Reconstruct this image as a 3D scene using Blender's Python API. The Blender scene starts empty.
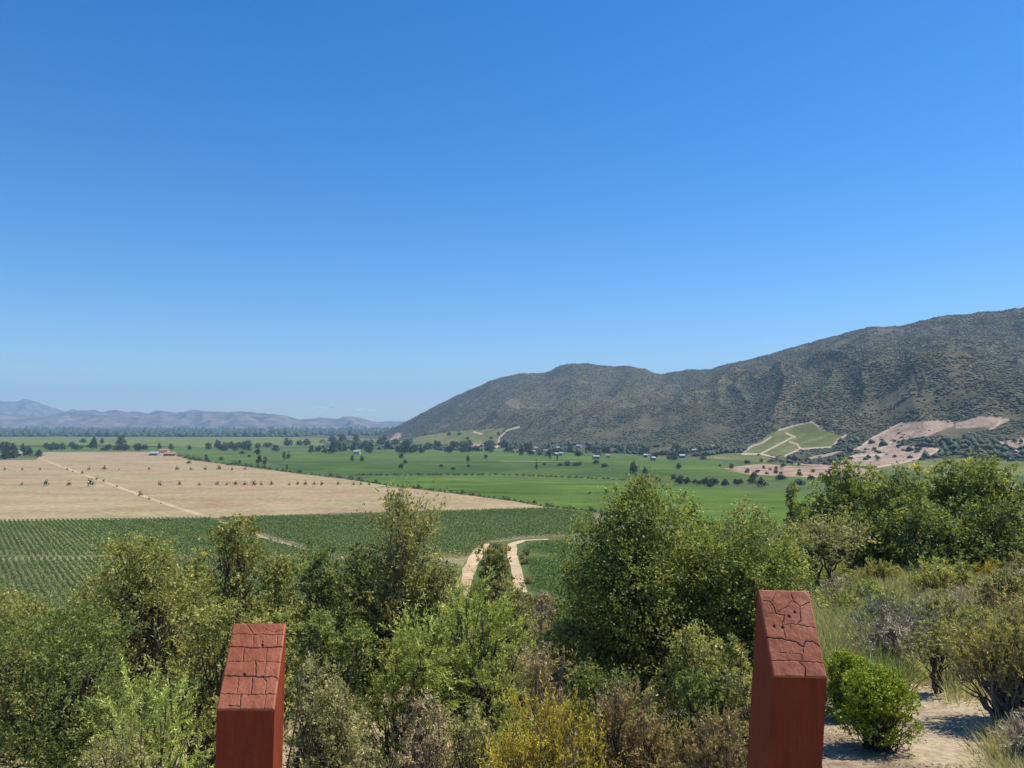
import bpy, math, random
import numpy as np
R = math.radians
C = bpy.context.scene.collection
sc = bpy.context.scene
# ------------------------------------------------------------------ camera, sky, sun, exposure
EYE = 45.0                                   # eye height above the valley floor
FPX = 796.0
TH = math.atan(42 / FPX)
cam_d = bpy.data.cameras.new('camera'); cam = bpy.data.objects.new('camera', cam_d); C.objects.link(cam)
cam.location = (0, 0, EYE); cam.rotation_euler = (math.pi / 2 + TH, 0, 0)
cam_d.sensor_width = 36; cam_d.lens = FPX / 1024 * 36; cam_d.clip_start = .05; cam_d.clip_end = 60000
sc.camera = cam
SUN_EL, SUN_AZ = R(57), R(68)                # azimuth measured from +Y towards +X
w = bpy.data.worlds.new('World'); sc.world = w; w.use_nodes = True
nt = w.node_tree; nt.nodes.clear()
sky = nt.nodes.new('ShaderNodeTexSky'); sky.sky_type = 'NISHITA'; sky.sun_disc = False
sky.sun_elevation = SUN_EL; sky.sun_rotation = SUN_AZ
sky.altitude = 300; sky.air_density = 1.0; sky.dust_density = 0.3; sky.ozone_density = 3.0
hs = nt.nodes.new('ShaderNodeHueSaturation'); hs.inputs['Saturation'].default_value = 1.32
bg = nt.nodes.new('ShaderNodeBackground'); bg.inputs['Strength'].default_value = 0.095
wo = nt.nodes.new('ShaderNodeOutputWorld')
tm = nt.nodes.new('ShaderNodeMix'); tm.data_type = 'RGBA'; tm.blend_type = 'MULTIPLY'; tm.inputs[0].default_value = 1; tm.inputs[7].default_value = (1.00, 1.06, 1.19, 1)
nt.links.new(sky.outputs[0], tm.inputs[6]); nt.links.new(tm.outputs[2], hs.inputs['Color']); nt.links.new(hs.outputs[0], bg.inputs[0]); nt.links.new(bg.outputs[0], wo.inputs[0])
sd = bpy.data.lights.new('sun', 'SUN'); sd.energy = 5.0; sd.angle = R(.53); sd.color = (1, .93, .80)
so = bpy.data.objects.new('sun', sd); C.objects.link(so)
so.rotation_euler = (math.pi / 2 - SUN_EL, 0, -SUN_AZ + math.pi)
so.location = (0, 0, 300)
sc.view_settings.view_transform = 'Standard'; sc.view_settings.look = 'None'
sc.view_settings.exposure = 0.47; sc.view_settings.gamma = 1; sc.view_settings.use_curve_mapping = False
sc.cycles.max_bounces = 5; sc.cycles.diffuse_bounces = 3; sc.cycles.glossy_bounces = 2
sc.cycles.transmission_bounces = 3; sc.cycles.volume_bounces = 0; sc.cycles.transparent_max_bounces = 4

# ------------------------------------------------------------------ pixel <-> place helpers
def ray(px, py):
    k = (384 - py) / FPX
    return np.array([(px - 512) / FPX, math.cos(TH) - k * math.sin(TH), math.sin(TH) + k * math.cos(TH)])
def at(px, py, D):
    r = ray(px, py); r = r * (D / r[1]); return np.array([r[0], r[1], EYE + r[2]])
def on(px, py, z=0.0):
    r = ray(px, py); t = (z - EYE) / r[2]; return np.array([r[0] * t, r[1] * t, z])
def project(x, y, z):
    z = z - EYE
    f = y * math.cos(TH) + z * math.sin(TH); u = -y * math.sin(TH) + z * math.cos(TH)
    return 512 + FPX * x / f, 384 - FPX * u / f

# ------------------------------------------------------------------ noise
_rg = np.random.default_rng(7); _tab = _rg.random((256, 256))
def vnoise(x, y):
    x = np.asarray(x, float); y = np.asarray(y, float)
    xi = np.floor(x).astype(int); yi = np.floor(y).astype(int); fx = x - xi; fy = y - yi
    fx = fx * fx * (3 - 2 * fx); fy = fy * fy * (3 - 2 * fy)
    g = lambda a, b: _tab[a & 255, b & 255]
    return (g(xi, yi) * (1 - fx) + g(xi + 1, yi) * fx) * (1 - fy) + (g(xi, yi + 1) * (1 - fx) + g(xi + 1, yi + 1) * fx) * fy
def fbm(x, y, o=4):
    s = 0; a = .5; t = 0
    for i in range(o):
        s = s + a * vnoise(x * 2 ** i + 17 * i, y * 2 ** i + 31 * i); t += a; a *= .5
    return s / t
def ridged(x, y, o=4):
    s = 0; a = .5; t = 0
    for i in range(o):
        s = s + a * (1 - np.abs(2 * vnoise(x * 2 ** i + 11 * i, y * 2 ** i + 7 * i) - 1)); t += a; a *= .5
    return s / t
def sstep(a, b, x):
    t = np.clip((x - a) / (b - a), 0, 1); return t * t * (3 - 2 * t)

# ------------------------------------------------------------------ heights
YL = [-400, -60, 0, 10, 22, 40, 80, 130, 165, 188]
ZL = [-3.2, -3.2, -3.3, -5.3, -7.7, -12.3, -22.2, -34.5, -42.5, -45]
YR = [-400, -60, 0, 10, 35, 46, 80, 130, 190, 225]
ZR = [-2.8, -2.8, -3.0, -4.0, -6.6, -9.0, -19, -32, -42.5, -45]
def ground(x, y):
    x = np.asarray(x, float); y = np.asarray(y, float)
    zl = np.interp(y, YL, ZL); zr = np.interp(y, YR, ZR)
    s = sstep(.22, .37, x / np.maximum(y, 6))
    z = zl * (1 - s) + zr * s
    bump = (fbm(x * .25, y * .25, 3) - .5) * .5 * sstep(2, 8, np.hypot(x, y)) + (fbm(x * .03 + 9, y * .03, 3) - .5) * 5 * sstep(30, 90, y)
    fl = np.clip(-(z + 45) / 45 + 1, 0, 1)
    z = z + bump * sstep(0, 6, z + 45)
    z = np.maximum(z, -45) + EYE
    return z + 30 * sstep(4500, 9000, y)
def tab(t):
    a = np.array(t, float); return a[:, 0], a[:, 1]
CR = [(300, 447), (345, 441), (372, 437), (385, 432), (400, 425), (430, 409), (460, 394), (490, 381), (505, 376), (520, 373), (545, 373), (560, 366), (572, 363), (590, 364),
      (615, 366), (632, 366), (650, 371), (662, 374), (690, 370), (712, 369), (730, 364), (780, 352), (820, 340), (845, 334), (870, 327), (900, 326),
      (925, 320), (950, 316), (985, 312), (1024, 308), (1080, 300), (1150, 296), (1240, 305), (1350, 318), (1500, 340), (1700, 380)]
RB = [(300, 3000), (380, 2700), (420, 2150), (470, 1750), (550, 1440), (650, 1260), (700, 1130), (760, 1000), (830, 880), (900, 800), (1024, 720), (1200, 640), (1700, 560)]
RC = [(300, 3500), (380, 3350), (450, 3250), (560, 3050), (650, 2800), (760, 2500), (900, 2200), (1024, 2000), (1200, 1800), (1700, 1500)]
cx_, cy_ = tab(CR); bx_, by_ = tab(RB); rx_, ry_ = tab(RC)
def hill(x, y):
    """height of the scrub hills; x, y arrays"""
    x = np.asarray(x, float); y = np.asarray(y, float)
    a = 512 + FPX * x / np.maximum(y, 1)
    rb = np.interp(a, bx_, by_); rc = np.interp(a, rx_, ry_); pc = np.interp(a, cx_, cy_)
    k = (384 - pc) / FPX
    el = (math.sin(TH) + k * math.cos(TH)) / (math.cos(TH) - k * math.sin(TH))
    H = np.maximum(EYE + el * rc, 4)
    t = (y - rb) / (rc - rb)
    prof = np.where(t < 0, t * .25, np.where(t < 1, .35 * np.clip(t, 0, 1) + .65 * np.clip(t, 0, 1) ** 1.55, 1 - (t - 1) * 1.1))
    env = np.clip(4 * t * (1.0 - t), 0, 1) ** .8 * (1 - .55 * sstep(.55, .95, t))
    low = sstep(.02, .3, t)
    # spurs trend down to the left: coordinates along the slope
    wx = x + 90 * (fbm(x / 350, y / 350, 3) - .5)
    q = wx * .80 - y * .30
    spur = ridged(q / 400 + 3.1, (y * .8 + wx * .3) / 1900, 1)
    gul = ridged(q / 130, (y * .8 + wx * .3) / 640, 3)
    h = H * prof + env * low * (H * .42 * (spur - .55) + H * .31 * (gul - .55))
    h = h + np.clip(t, 0, 1) * (fbm(x / 25, y / 25, 3) - .5) * 9
    return h, t, a
def surf(x, y):
    g = ground(x, y); h, t, a = hill(x, y)
    ok = (a > 300) & (a < 1700) & (y > 300)
    return np.where(ok, np.maximum(g, h), g)
def hit(px, py, lo=260, hi=4200):
    D = np.linspace(lo, hi, 3000); r = ray(px, py)
    x = D * r[0] / r[1]; z = EYE + D * r[2] / r[1]
    s = surf(x, D); i = np.argmax(z <= s)
    if z[i] > s[i]: i = -1
    return np.array([x[i], D[i], s[i]])

# ------------------------------------------------------------------ objects
def mesh_np(name, V, F, mats=None, smooth=False, attrs=None):
    """V (n,3); F (m,k) quads or tris"""
    V = np.asarray(V, np.float32); F = np.asarray(F, np.int32); m, k = F.shape
    me = bpy.data.meshes.new(name)
    me.vertices.add(len(V)); me.vertices.foreach_set('co', V.ravel())
    me.loops.add(m * k); me.loops.foreach_set('vertex_index', F.ravel())
    me.polygons.add(m); me.polygons.foreach_set('loop_start', np.arange(0, m * k, k, dtype=np.int32))
    try: me.polygons.foreach_set('loop_total', np.full(m, k, np.int32))
    except Exception: pass
    me.update(calc_edges=True)
    if smooth: me.polygons.foreach_set('use_smooth', np.ones(m, bool))
    for an, dom, val in (attrs or []):
        at_ = me.attributes.new(an, 'FLOAT', dom); at_.data.foreach_set('value', np.asarray(val, np.float32))
    for mt in (mats or []): me.materials.append(mt)
    return me
def obj(name, me, parent=None, loc=None):
    o = bpy.data.objects.new(name, me); C.objects.link(o)
    if parent is not None: o.parent = parent
    if loc is not None: o.location = loc
    return o
def tag(o, label=None, cat=None, group=None, kind=None):
    if label: o['label'] = label
    if cat: o['category'] = cat
    if group: o['group'] = group
    if kind: o['kind'] = kind
    return o
def thing(name, label, cat, loc, rz=0, group=None):
    o = bpy.data.objects.new(name, None); C.objects.link(o); o.location = loc; o.rotation_euler = (0, 0, rz)
    o.empty_display_size = .2
    return tag(o, label, cat, group)
ORD = 'first second third fourth fifth sixth seventh eighth ninth tenth eleventh twelfth thirteenth fourteenth fifteenth sixteenth seventeenth eighteenth nineteenth twentieth'.split()
def ordn(i):
    if i < 20: return ORD[i]
    tens = {2: 'twenty', 3: 'thirty', 4: 'forty', 5: 'fifty', 6: 'sixty', 7: 'seventy', 8: 'eighty', 9: 'ninety'}
    n = i + 1; t, u = divmod(n, 10)
    return (tens[t][:-1] + 'ieth') if u == 0 else tens[t] + '-' + ORD[u - 1]

# ------------------------------------------------------------------ materials
def newmat(name):
    m = bpy.data.materials.new(name); m.use_nodes = True; n = m.node_tree; n.nodes.clear()
    o = n.nodes.new('ShaderNodeOutputMaterial'); return m, n, o
def ramp(n, stops):
    r = n.nodes.new('ShaderNodeValToRGB'); cr = r.color_ramp
    while len(cr.elements) < len(stops): cr.elements.new(.5)
    for e, (p, c) in zip(cr.elements, stops): e.position = p; e.color = (*c, 1)
    return r
def noise(n, scale, detail=6, rough=.6, vec=None, dist=0):
    t = n.nodes.new('ShaderNodeTexNoise'); t.inputs['Scale'].default_value = scale; t.inputs['Detail'].default_value = detail
    t.inputs['Roughness'].default_value = rough; t.inputs['Distortion'].default_value = dist
    if vec is not None: n.links.new(vec, t.inputs['Vector'])
    return t
def mixc(n, f, a, b, typ='MIX'):
    m = n.nodes.new('ShaderNodeMix'); m.data_type = 'RGBA'; m.blend_type = typ
    for s, v in ((0, f), (6, a), (7, b)):
        if hasattr(v, 'links'): n.links.new(v, m.inputs[s])
        elif s == 0: m.inputs[0].default_value = v
        else: m.inputs[s].default_value = (*v, 1)
    return m.outputs[2]
def coords(n, kind='Object', scale=(1, 1, 1), rot=(0, 0, 0)):
    tc = n.nodes.new('ShaderNodeTexCoord'); mp = n.nodes.new('ShaderNodeMapping')
    mp.inputs['Scale'].default_value = scale; mp.inputs['Rotation'].default_value = rot
    n.links.new(tc.outputs[kind], mp.inputs[0]); return mp.outputs[0]
def leafmat(name, c0, c1, c2, trans=.3, rough=.5, var=.12):
    m, n, o = newmat(name)
    a = n.nodes.new('ShaderNodeAttribute'); a.attribute_name = 'tint'
    r = ramp(n, [(0, c0), (.5, c1), (1, c2)]); n.links.new(a.outputs['Fac'], r.inputs[0])
    oi = n.nodes.new('ShaderNodeObjectInfo'); mr = n.nodes.new('ShaderNodeMapRange')
    mr.inputs[3].default_value = 1 - var; mr.inputs[4].default_value = 1 + var; n.links.new(oi.outputs['Random'], mr.inputs[0])
    hv = n.nodes.new('ShaderNodeHueSaturation'); n.links.new(r.outputs[0], hv.inputs['Color']); n.links.new(mr.outputs[0], hv.inputs['Value'])
    p = n.nodes.new('ShaderNodeBsdfPrincipled'); p.inputs['Roughness'].default_value = rough; p.inputs['Specular IOR Level'].default_value = .35
    n.links.new(hv.outputs[0], p.inputs['Base Color'])
    t = n.nodes.new('ShaderNodeBsdfTranslucent'); br = mixc(n, 1.0, hv.outputs[0], (1.25, 1.2, .6), 'MULTIPLY'); n.links.new(br, t.inputs[0])
    mx = n.nodes.new('ShaderNodeMixShader'); mx.inputs[0].default_value = trans
    n.links.new(p.outputs[0], mx.inputs[1]); n.links.new(t.outputs[0], mx.inputs[2]); n.links.new(mx.outputs[0], o.inputs[0])
    return m
def plain(name, c, rough=.8, c2=None, scale=5, bump=0, vec=None, spec=.3):
    m, n, o = newmat(name); p = n.nodes.new('ShaderNodeBsdfPrincipled'); p.inputs['Roughness'].default_value = rough
    p.inputs['Specular IOR Level'].default_value = spec
    v = vec(n) if vec else coords(n)
    t = noise(n, scale, vec=v); r = ramp(n, [(.3, c), (.7, c2 or tuple(x * .8 for x in c))]); n.links.new(t.outputs[0], r.inputs[0])
    n.links.new(r.outputs[0], p.inputs['Base Color'])
    if bump:
        b = n.nodes.new('ShaderNodeBump'); b.inputs['Strength'].default_value = bump; b.inputs['Distance'].default_value = .02
        n.links.new(t.outputs[0], b.inputs['Height']); n.links.new(b.outputs[0], p.inputs['Normal'])
    n.links.new(p.outputs[0], o.inputs[0]); return m
BARK = plain('bark', (.11, .085, .065), .9, (.05, .04, .03), 14, .6)
GREYWOOD = plain('grey_wood', (.24, .21, .18), .9, (.12, .10, .09), 14, .6)

def ground_material():
    m, n, o = newmat('terrain_soil'); p = n.nodes.new('ShaderNodeBsdfPrincipled'); p.inputs['Roughness'].default_value = .95; p.inputs['Specular IOR Level'].default_value = .1
    v = coords(n)
    a = noise(n, .5, 8, .65, v); b = noise(n, 9, 8, .7, v); c = noise(n, 45, 4, .7, v)
    r1 = ramp(n, [(.30, (.24, .175, .11)), (.55, (.42, .335, .225)), (.8, (.54, .44, .31))]); n.links.new(b.outputs[0], r1.inputs[0])
    r2 = ramp(n, [(.42, (.09, .065, .04)), (.6, (.30, .22, .15))]); n.links.new(c.outputs[0], r2.inputs[0])
    ra = ramp(n, [(.48, (0, 0, 0)), (.62, (1, 1, 1))]); n.links.new(a.outputs[0], ra.inputs[0])
    near = mixc(n, ra.outputs[0], r1.outputs[0], r2.outputs[0])
    f = noise(n, .0025, 4, .5, v); g = noise(n, .05, 6, .7, v)
    r3 = ramp(n, [(.35, (.058, .088, .025)), (.5, (.08, .115, .030)), (.62, (.13, .135, .055)), (.75, (.055, .08, .025))]); n.links.new(f.outputs[0], r3.inputs[0])
    r4 = ramp(n, [(.3, (.75, .75, .75)), (.7, (1.15, 1.15, 1.1))]); n.links.new(g.outputs[0], r4.inputs[0])
    far = mixc(n, 1.0, r3.outputs[0], r4.outputs[0], 'MULTIPLY')
    at_ = n.nodes.new('ShaderNodeAttribute'); at_.attribute_name = 'valley'
    col = mixc(n, at_.outputs['Fac'], near, far)
    n.links.new(col, p.inputs['Base Color'])
    bp = n.nodes.new('ShaderNodeBump'); bp.inputs['Distance'].default_value = .05; bp.inputs['Strength'].default_value = .7
    n.links.new(b.outputs[0], bp.inputs['Height']); n.links.new(bp.outputs[0], p.inputs['Normal'])
    n.links.new(p.outputs[0], o.inputs[0]); return m

# ------------------------------------------------------------------ terrain sheet
def axis(n, near, far):
    u = np.linspace(-1, 1, n); k = math.asinh(far / near); return near * np.sinh(k * u)
gx = axis(460, 9, 14000); gy = axis(620, 9, 14000)
X, Y = np.meshgrid(gx, gy); Z = ground(X, Y)
nx, ny = len(gx), len(gy)
def gridF(nx, ny):
    i = np.arange(ny - 1)[:, None] * nx + np.arange(nx - 1)[None, :]; i = i.ravel()
    return np.stack([i, i + 1, i + nx + 1, i + nx], 1)
val = sstep(2.5, .3, Z) ; val = np.where(Y > 1500, 1, 1 - sstep(.4, 3, Z))
tag(obj('terrain', mesh_np('terrain', np.stack([X, Y, Z], -1).reshape(-1, 3), gridF(nx, ny), [ground_material()], True, [('valley', 'POINT', val.ravel())])), kind='structure')

# ------------------------------------------------------------------ scrub hills
def inpoly(px, py, poly):
    poly = np.array(poly, float); c = np.zeros(px.shape, bool); j = len(poly) - 1
    for i in range(len(poly)):
        xi, yi = poly[i]; xj, yj = poly[j]
        k = ((yi > py) != (yj > py)) & (px < (xj - xi) * (py - yi) / (yj - yi + 1e-12) + xi); c ^= k; j = i
    return c
def dline(px, py, line):
    d = np.full(px.shape, 1e9)
    for (x0, y0), (x1, y1) in zip(line[:-1], line[1:]):
        L2 = (x1 - x0) ** 2 + (y1 - y0) ** 2; t = np.clip(((px - x0) * (x1 - x0) + (py - y0) * (y1 - y0)) / L2, 0, 1)
        d = np.minimum(d, np.hypot(px - x0 - t * (x1 - x0), py - y0 - t * (y1 - y0)))
    return d
GREENS = [[(743, 453), (756, 443), (770, 433), (779, 430), (800, 424), (812, 423), (824, 430), (844, 436), (838, 443), (831, 447), (812, 448), (800, 449), (782, 456), (768, 455)],
          [(412, 438), (440, 433), (470, 430), (505, 428), (498, 444), (470, 445), (415, 445)],
          [(676, 461), (700, 457), (725, 453), (745, 453), (772, 458), (765, 464), (730, 467), (690, 468)],
          [(872, 468), (905, 461), (962, 458), (1010, 461), (1060, 462), (1060, 490), (872, 490)]]
SOILS = [[(845, 451), (860, 446), (880, 433), (900, 422), (952, 420), (953, 426), (928, 436), (902, 440), (897, 449), (870, 452), (856, 450)],
         [(955, 423), (979, 416), (1008, 418), (1011, 420), (996, 427), (955, 428)],
         [(845, 456), (885, 449), (905, 445), (945, 449), (925, 458), (880, 467), (845, 465), (838, 460)],
         [(726, 468), (765, 462), (810, 464), (850, 466), (845, 476), (790, 476), (748, 474)],
         [(1002, 442), (1024, 437), (1070, 436), (1070, 452), (1018, 449)],
         [(807, 458), (835, 452), (846, 451), (830, 456), (810, 460)],
         [(388, 440), (398, 432), (402, 434), (398, 441)],
         [(455, 446), (475, 444), (500, 446), (510, 449), (500, 452), (470, 450)]]
TRACKS = [[(743, 453), (752, 446), (762, 443), (771, 437)], [(779, 430), (800, 424), (812, 422), (824, 430)],
          [(846, 435), (838, 440), (832, 447), (815, 448), (800, 449), (785, 456)], [(742, 454), (760, 454), (775, 457)],
          [(760, 454), (778, 445), (791, 438), (795, 437), (786, 433)], [(790, 442), (797, 444), (801, 449)],
          [(858, 449), (872, 438), (888, 430), (902, 422)], [(1000, 422), (996, 427), (990, 429)],
          [(966, 440), (968, 447), (971, 455)], [(1000, 442), (1008, 445), (1019, 452)], [(930, 448), (940, 450), (925, 456), (905, 462), (878, 467)],
          [(497, 447), (500, 437), (508, 430), (519, 427)], [(474, 432), (482, 434)], [(808, 474), (811, 470)], [(845, 459), (856, 456), (870, 455), (882, 455)], [(895, 440), (880, 449)]]
na, nr = 1150, 420
A = np.interp(np.linspace(0, 1, na), [0, .06, .88, 1], [300, 370, 1040, 1700])
T = np.concatenate([np.linspace(-.12, .5, int(nr * .56)), np.linspace(.5, 1.06, int(nr * .3))[1:], np.linspace(1.06, 1.7, nr - int(nr * .56) - int(nr * .3) + 1)[1:]])
nr = len(T)
AA, TT = np.meshgrid(A, T)
YY = np.interp(AA, bx_, by_) + TT * (np.interp(AA, rx_, ry_) - np.interp(AA, bx_, by_)); XX = (AA - 512) / FPX * YY
HH, tt, _ = hill(XX, YY)
PX, PY = project(XX, YY, HH)
jx = PX + (fbm(XX / 30, YY / 30, 2) - .5) * 5; jy = PY + (fbm(XX / 30 + 50, YY / 30, 2) - .5) * 1.6
front = TT < .8
def cover_masks(px, py, front):
    g = np.zeros(px.shape); s = np.zeros(px.shape); k = np.zeros(px.shape)
    for p in GREENS: g = np.maximum(g, inpoly(px, py, p) * 1.)
    for p in SOILS: s = np.maximum(s, inpoly(px, py, p) * 1.)
    for l in TRACKS: k = np.maximum(k, 1 - sstep(.45, 1.15, dline(px, py, l)))
    return g * front, s * front, k * front
GM, SM, KM = cover_masks(jx, jy, front)
KM2 = cover_masks(PX, PY, front)[2]
def hill_material():
    m, n, o = newmat('hillside'); p = n.nodes.new('ShaderNodeBsdfPrincipled'); p.inputs['Roughness'].default_value = .95; p.inputs['Specular IOR Level'].default_value = .05
    v = coords(n); a = noise(n, .012, 8, .65, v); b = noise(n, .09, 6, .7, v); c = noise(n, .03, 4, .6, v)
    r = ramp(n, [(.3, (.074, .071, .038)), (.5, (.108, .098, .056)), (.68, (.17, .14, .092))]); n.links.new(a.outputs[0], r.inputs[0])
    r2 = ramp(n, [(.35, (.7, .7, .7)), (.62, (1.1, 1.1, 1.1)), (.72, (2.0, 1.9, 1.8))]); n.links.new(b.outputs[0], r2.inputs[0])
    base = mixc(n, 1.0, r.outputs[0], r2.outputs[0], 'MULTIPLY')
    def att(nm):
        q = n.nodes.new('ShaderNodeAttribute'); q.attribute_name = nm; return q.outputs['Fac']
    rg = ramp(n, [(.35, (.11, .130, .038)), (.55, (.145, .16, .05)), (.66, (.24, .185, .095))]); n.links.new(c.outputs[0], rg.inputs[0])
    rs = ramp(n, [(.3, (.20, .14, .095)), (.5, (.33, .24, .18)), (.7, (.42, .32, .25))]); n.links.new(b.outputs[0], rs.inputs[0])
    x = mixc(n, att('green'), base, rg.outputs[0]); x = mixc(n, att('soil'), x, rs.outputs[0]); x = mixc(n, att('track'), x, (.46, .37, .26))
    n.links.new(x, p.inputs['Base Color'])
    bp = n.nodes.new('ShaderNodeBump'); bp.inputs['Distance'].default_value = 4; bp.inputs['Strength'].default_value = .6
    n.links.new(b.outputs[0], bp.inputs['Height']); n.links.new(bp.outputs[0], p.inputs['Normal'])
    n.links.new(p.outputs[0], o.inputs[0]); return m
tag(obj('hills', mesh_np('hills', np.stack([XX, YY, HH], -1).reshape(-1, 3), gridF(na, nr), [hill_material()], True,
    [('green', 'POINT', GM.ravel()), ('soil', 'POINT', SM.ravel()), ('track', 'POINT', KM2.ravel())])), kind='structure')

# far ranges
def far_range(name, crest, D, depth, seed, mat):
    c = np.array(crest, float); a = np.linspace(c[0, 0], c[-1, 0], 520); t = np.linspace(0, 1.5, 130)
    A_, T_ = np.meshgrid(a, t); y = D + T_ * depth; x = (A_ - 512) / FPX * y
    pc = np.interp(A_, c[:, 0], c[:, 1]); k = (384 - pc) / FPX
    el = (math.sin(TH) + k * math.cos(TH)) / (math.cos(TH) - k * math.sin(TH))
    H = EYE + el * (D + depth)
    pr = np.where(T_ < 1, T_ ** 1.15, 1 - (T_ - 1) * 1.2); env = np.clip(4 * T_ * (1 - T_), 0, 1)
    z = H * pr + env * H * (1.35 * (ridged((x + .4 * y) / 620 + seed, y / 1500, 4) - .55)) + (fbm(x / 200, y / 200, 3) - .5) * 45 * np.clip(T_, 0, 1)
    z[0] = -30
    tag(obj(name, mesh_np(name, np.stack([x, y, z], -1).reshape(-1, 3), gridF(520, 130), [mat], True)), kind='structure')
farm = plain('far_slopes', (.26, .20, .17), .95, (.035, .045, .04), .006, 0, None, .05)
far_range('mountains', [(-500, 409), (-300, 413), (-120, 404), (-40, 408), (40, 418), (60, 413), (80, 411), (95, 411), (115, 413), (135, 412), (150, 414), (160, 411), (175, 414), (195, 411), (215, 413), (235, 413),
    (256, 414), (275, 417), (300, 420), (320, 418), (335, 421), (350, 417), (365, 420), (385, 424), (400, 428), (460, 430), (560, 426)], 6800, 1700, 3, farm)
far_range('mountains', [(-500, 398), (-200, 407), (-60, 409), (-20, 405), (0, 402), (15, 402), (25, 399), (35, 401), (50, 408), (62, 411), (85, 411), (120, 414), (170, 416), (260, 418), (340, 424), (420, 421), (520, 420)], 9600, 2200, 8, farm)

# ------------------------------------------------------------------ valley fields (flat sheets)
def field_mat(name, c0, c1, scale, rowang=None, rowp=3., rowc=.15, coarse=.01):
    m, n, o = newmat(name); p = n.nodes.new('ShaderNodeBsdfPrincipled'); p.inputs['Roughness'].default_value = .95; p.inputs['Specular IOR Level'].default_value = .05
    v = coords(n); a = noise(n, coarse, 6, .6, v, .4); b = noise(n, scale, 5, .75, coords(n, 'Object', (.35, 1, 1)))
    s = n.nodes.new('ShaderNodeMath'); s.operation = 'ADD'; n.links.new(a.outputs[0], s.inputs[0]); n.links.new(b.outputs[0], s.inputs[1])
    h = n.nodes.new('ShaderNodeMath'); h.operation = 'MULTIPLY'; h.inputs[1].default_value = .5; n.links.new(s.outputs[0], h.inputs[0])
    r = ramp(n, [(.40, tuple(x * .86 for x in c0)), (.50, tuple((x + y_) / 2 for x, y_ in zip(c0, c1))), (.60, tuple(x * 1.12 for x in c1))]); n.links.new(h.outputs[0], r.inputs[0])
    st_ = noise(n, .05, 8, .78, coords(n, 'Object', (.22, 1, 1), (0, 0, .25))); rs_ = ramp(n, [(.35, (.70, .76, .74)), (.5, (1, 1, 1)), (.66, (1.34, 1.24, 1.20))]); n.links.new(st_.outputs[0], rs_.inputs[0])
    col = mixc(n, 1.0, r.outputs[0], rs_.outputs[0], 'MULTIPLY')
    if rowang is not None:
        wv = n.nodes.new('ShaderNodeTexWave'); wv.inputs['Scale'].default_value = 2 * math.pi / rowp / 20 * .32 * 10 / math.pi
        wv.inputs['Distortion'].default_value = .6; n.links.new(coords(n, 'Object', (1, 1, 1), (0, 0, rowang)), wv.inputs[0])
        rr = ramp(n, [(.2, (1 - rowc,) * 3), (.8, (1 + rowc,) * 3)]); n.links.new(wv.outputs[0], rr.inputs[0])
        col = mixc(n, 1.0, col, rr.outputs[0], 'MULTIPLY')
    n.links.new(col, p.inputs['Base Color']); n.links.new(p.outputs[0], o.inputs[0]); return m
def densify(poly, n=6):
    out = []
    for i in range(len(poly)):
        a = np.array(poly[i], float); b = np.array(poly[(i + 1) % len(poly)], float)
        for k in range(n): out.append(a + (b - a) * k / n)
    return out
def sheet(name, poly, z, mat, jit=0.0):
    P = [on(px, py, z) for px, py in poly]
    P = densify(P, 8) if jit else P
    rg = np.random.default_rng(len(P))
    P = [p + np.array([rg.normal() * jit, rg.normal() * jit, 0]) for p in P]
    import bmesh
    bm = bmesh.new(); vs = [bm.verts.new(p) for p in P]; f = bm.faces.new(vs); 
    if f.normal.z < 0: f.normal_flip()
    bmesh.ops.triangulate(bm, faces=bm.faces[:]); bm.normal_update()
    for f in bm.faces:
        if f.normal.z < 0: f.normal_flip()
    me = bpy.data.meshes.new(name); bm.to_mesh(me); bm.free(); me.materials.append(mat)
    return tag(obj(name, me), kind='structure')
def dry_mat():
    m, n, o = newmat('dry_stubble'); p = n.nodes.new('ShaderNodeBsdfPrincipled'); p.inputs['Roughness'].default_value = .95; p.inputs['Specular IOR Level'].default_value = .05
    a = noise(n, .0085, 5, .6, coords(n), .6); b = noise(n, .03, 7, .72, coords(n, 'Object', (.55, 1, 1), (0, 0, .1)), .5); c = noise(n, .25, 5, .75, coords(n))
    r1 = ramp(n, [(.33, (.305, .205, .125)), (.46, (.31, .232, .138)), (.60, (.30, .24, .132)), (.72, (.24, .21, .105))]); n.links.new(a.outputs[0], r1.inputs[0])
    r2 = ramp(n, [(.30, (.76, .74, .72)), (.50, (1, 1, 1)), (.68, (1.20, 1.21, 1.21))]); n.links.new(b.outputs[0], r2.inputs[0])
    r3 = ramp(n, [(.34, (.70, .70, .68)), (.5, (1, 1, 1)), (.66, (1.26, 1.25, 1.24))]); n.links.new(c.outputs[0], r3.inputs[0])
    col = mixc(n, 1.0, mixc(n, 1.0, r1.outputs[0], r2.outputs[0], 'MULTIPLY'), r3.outputs[0], 'MULTIPLY')
    n.links.new(col, p.inputs['Base Color']); n.links.new(p.outputs[0], o.inputs[0]); return m
M_DRY = dry_mat()
M_GB = field_mat('bright_crop', (0.067, 0.116, 0.016), (0.092, 0.146, 0.022), .12, .9, 6, .10)
M_GD = field_mat('dark_crop', (0.044, 0.083, 0.016), (0.067, 0.105, 0.021), .12, .3, 7, .10)
M_GM = field_mat('mid_crop', (0.063, 0.108, 0.020), (0.092, 0.135, 0.026), .12, 1.3, 6, .10)
M_GL = field_mat('pale_crop', (0.111, 0.139, 0.031), (0.148, 0.165, 0.040), .08, .2, 9, .08)
M_SOIL = field_mat('vineyard_soil', (.135, .135, .065), (.235, .205, .115), .5, None)
M_ROAD = field_mat('dirt_track', (.36, .26, .155), (.48, .365, .235), .3, None)
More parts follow.
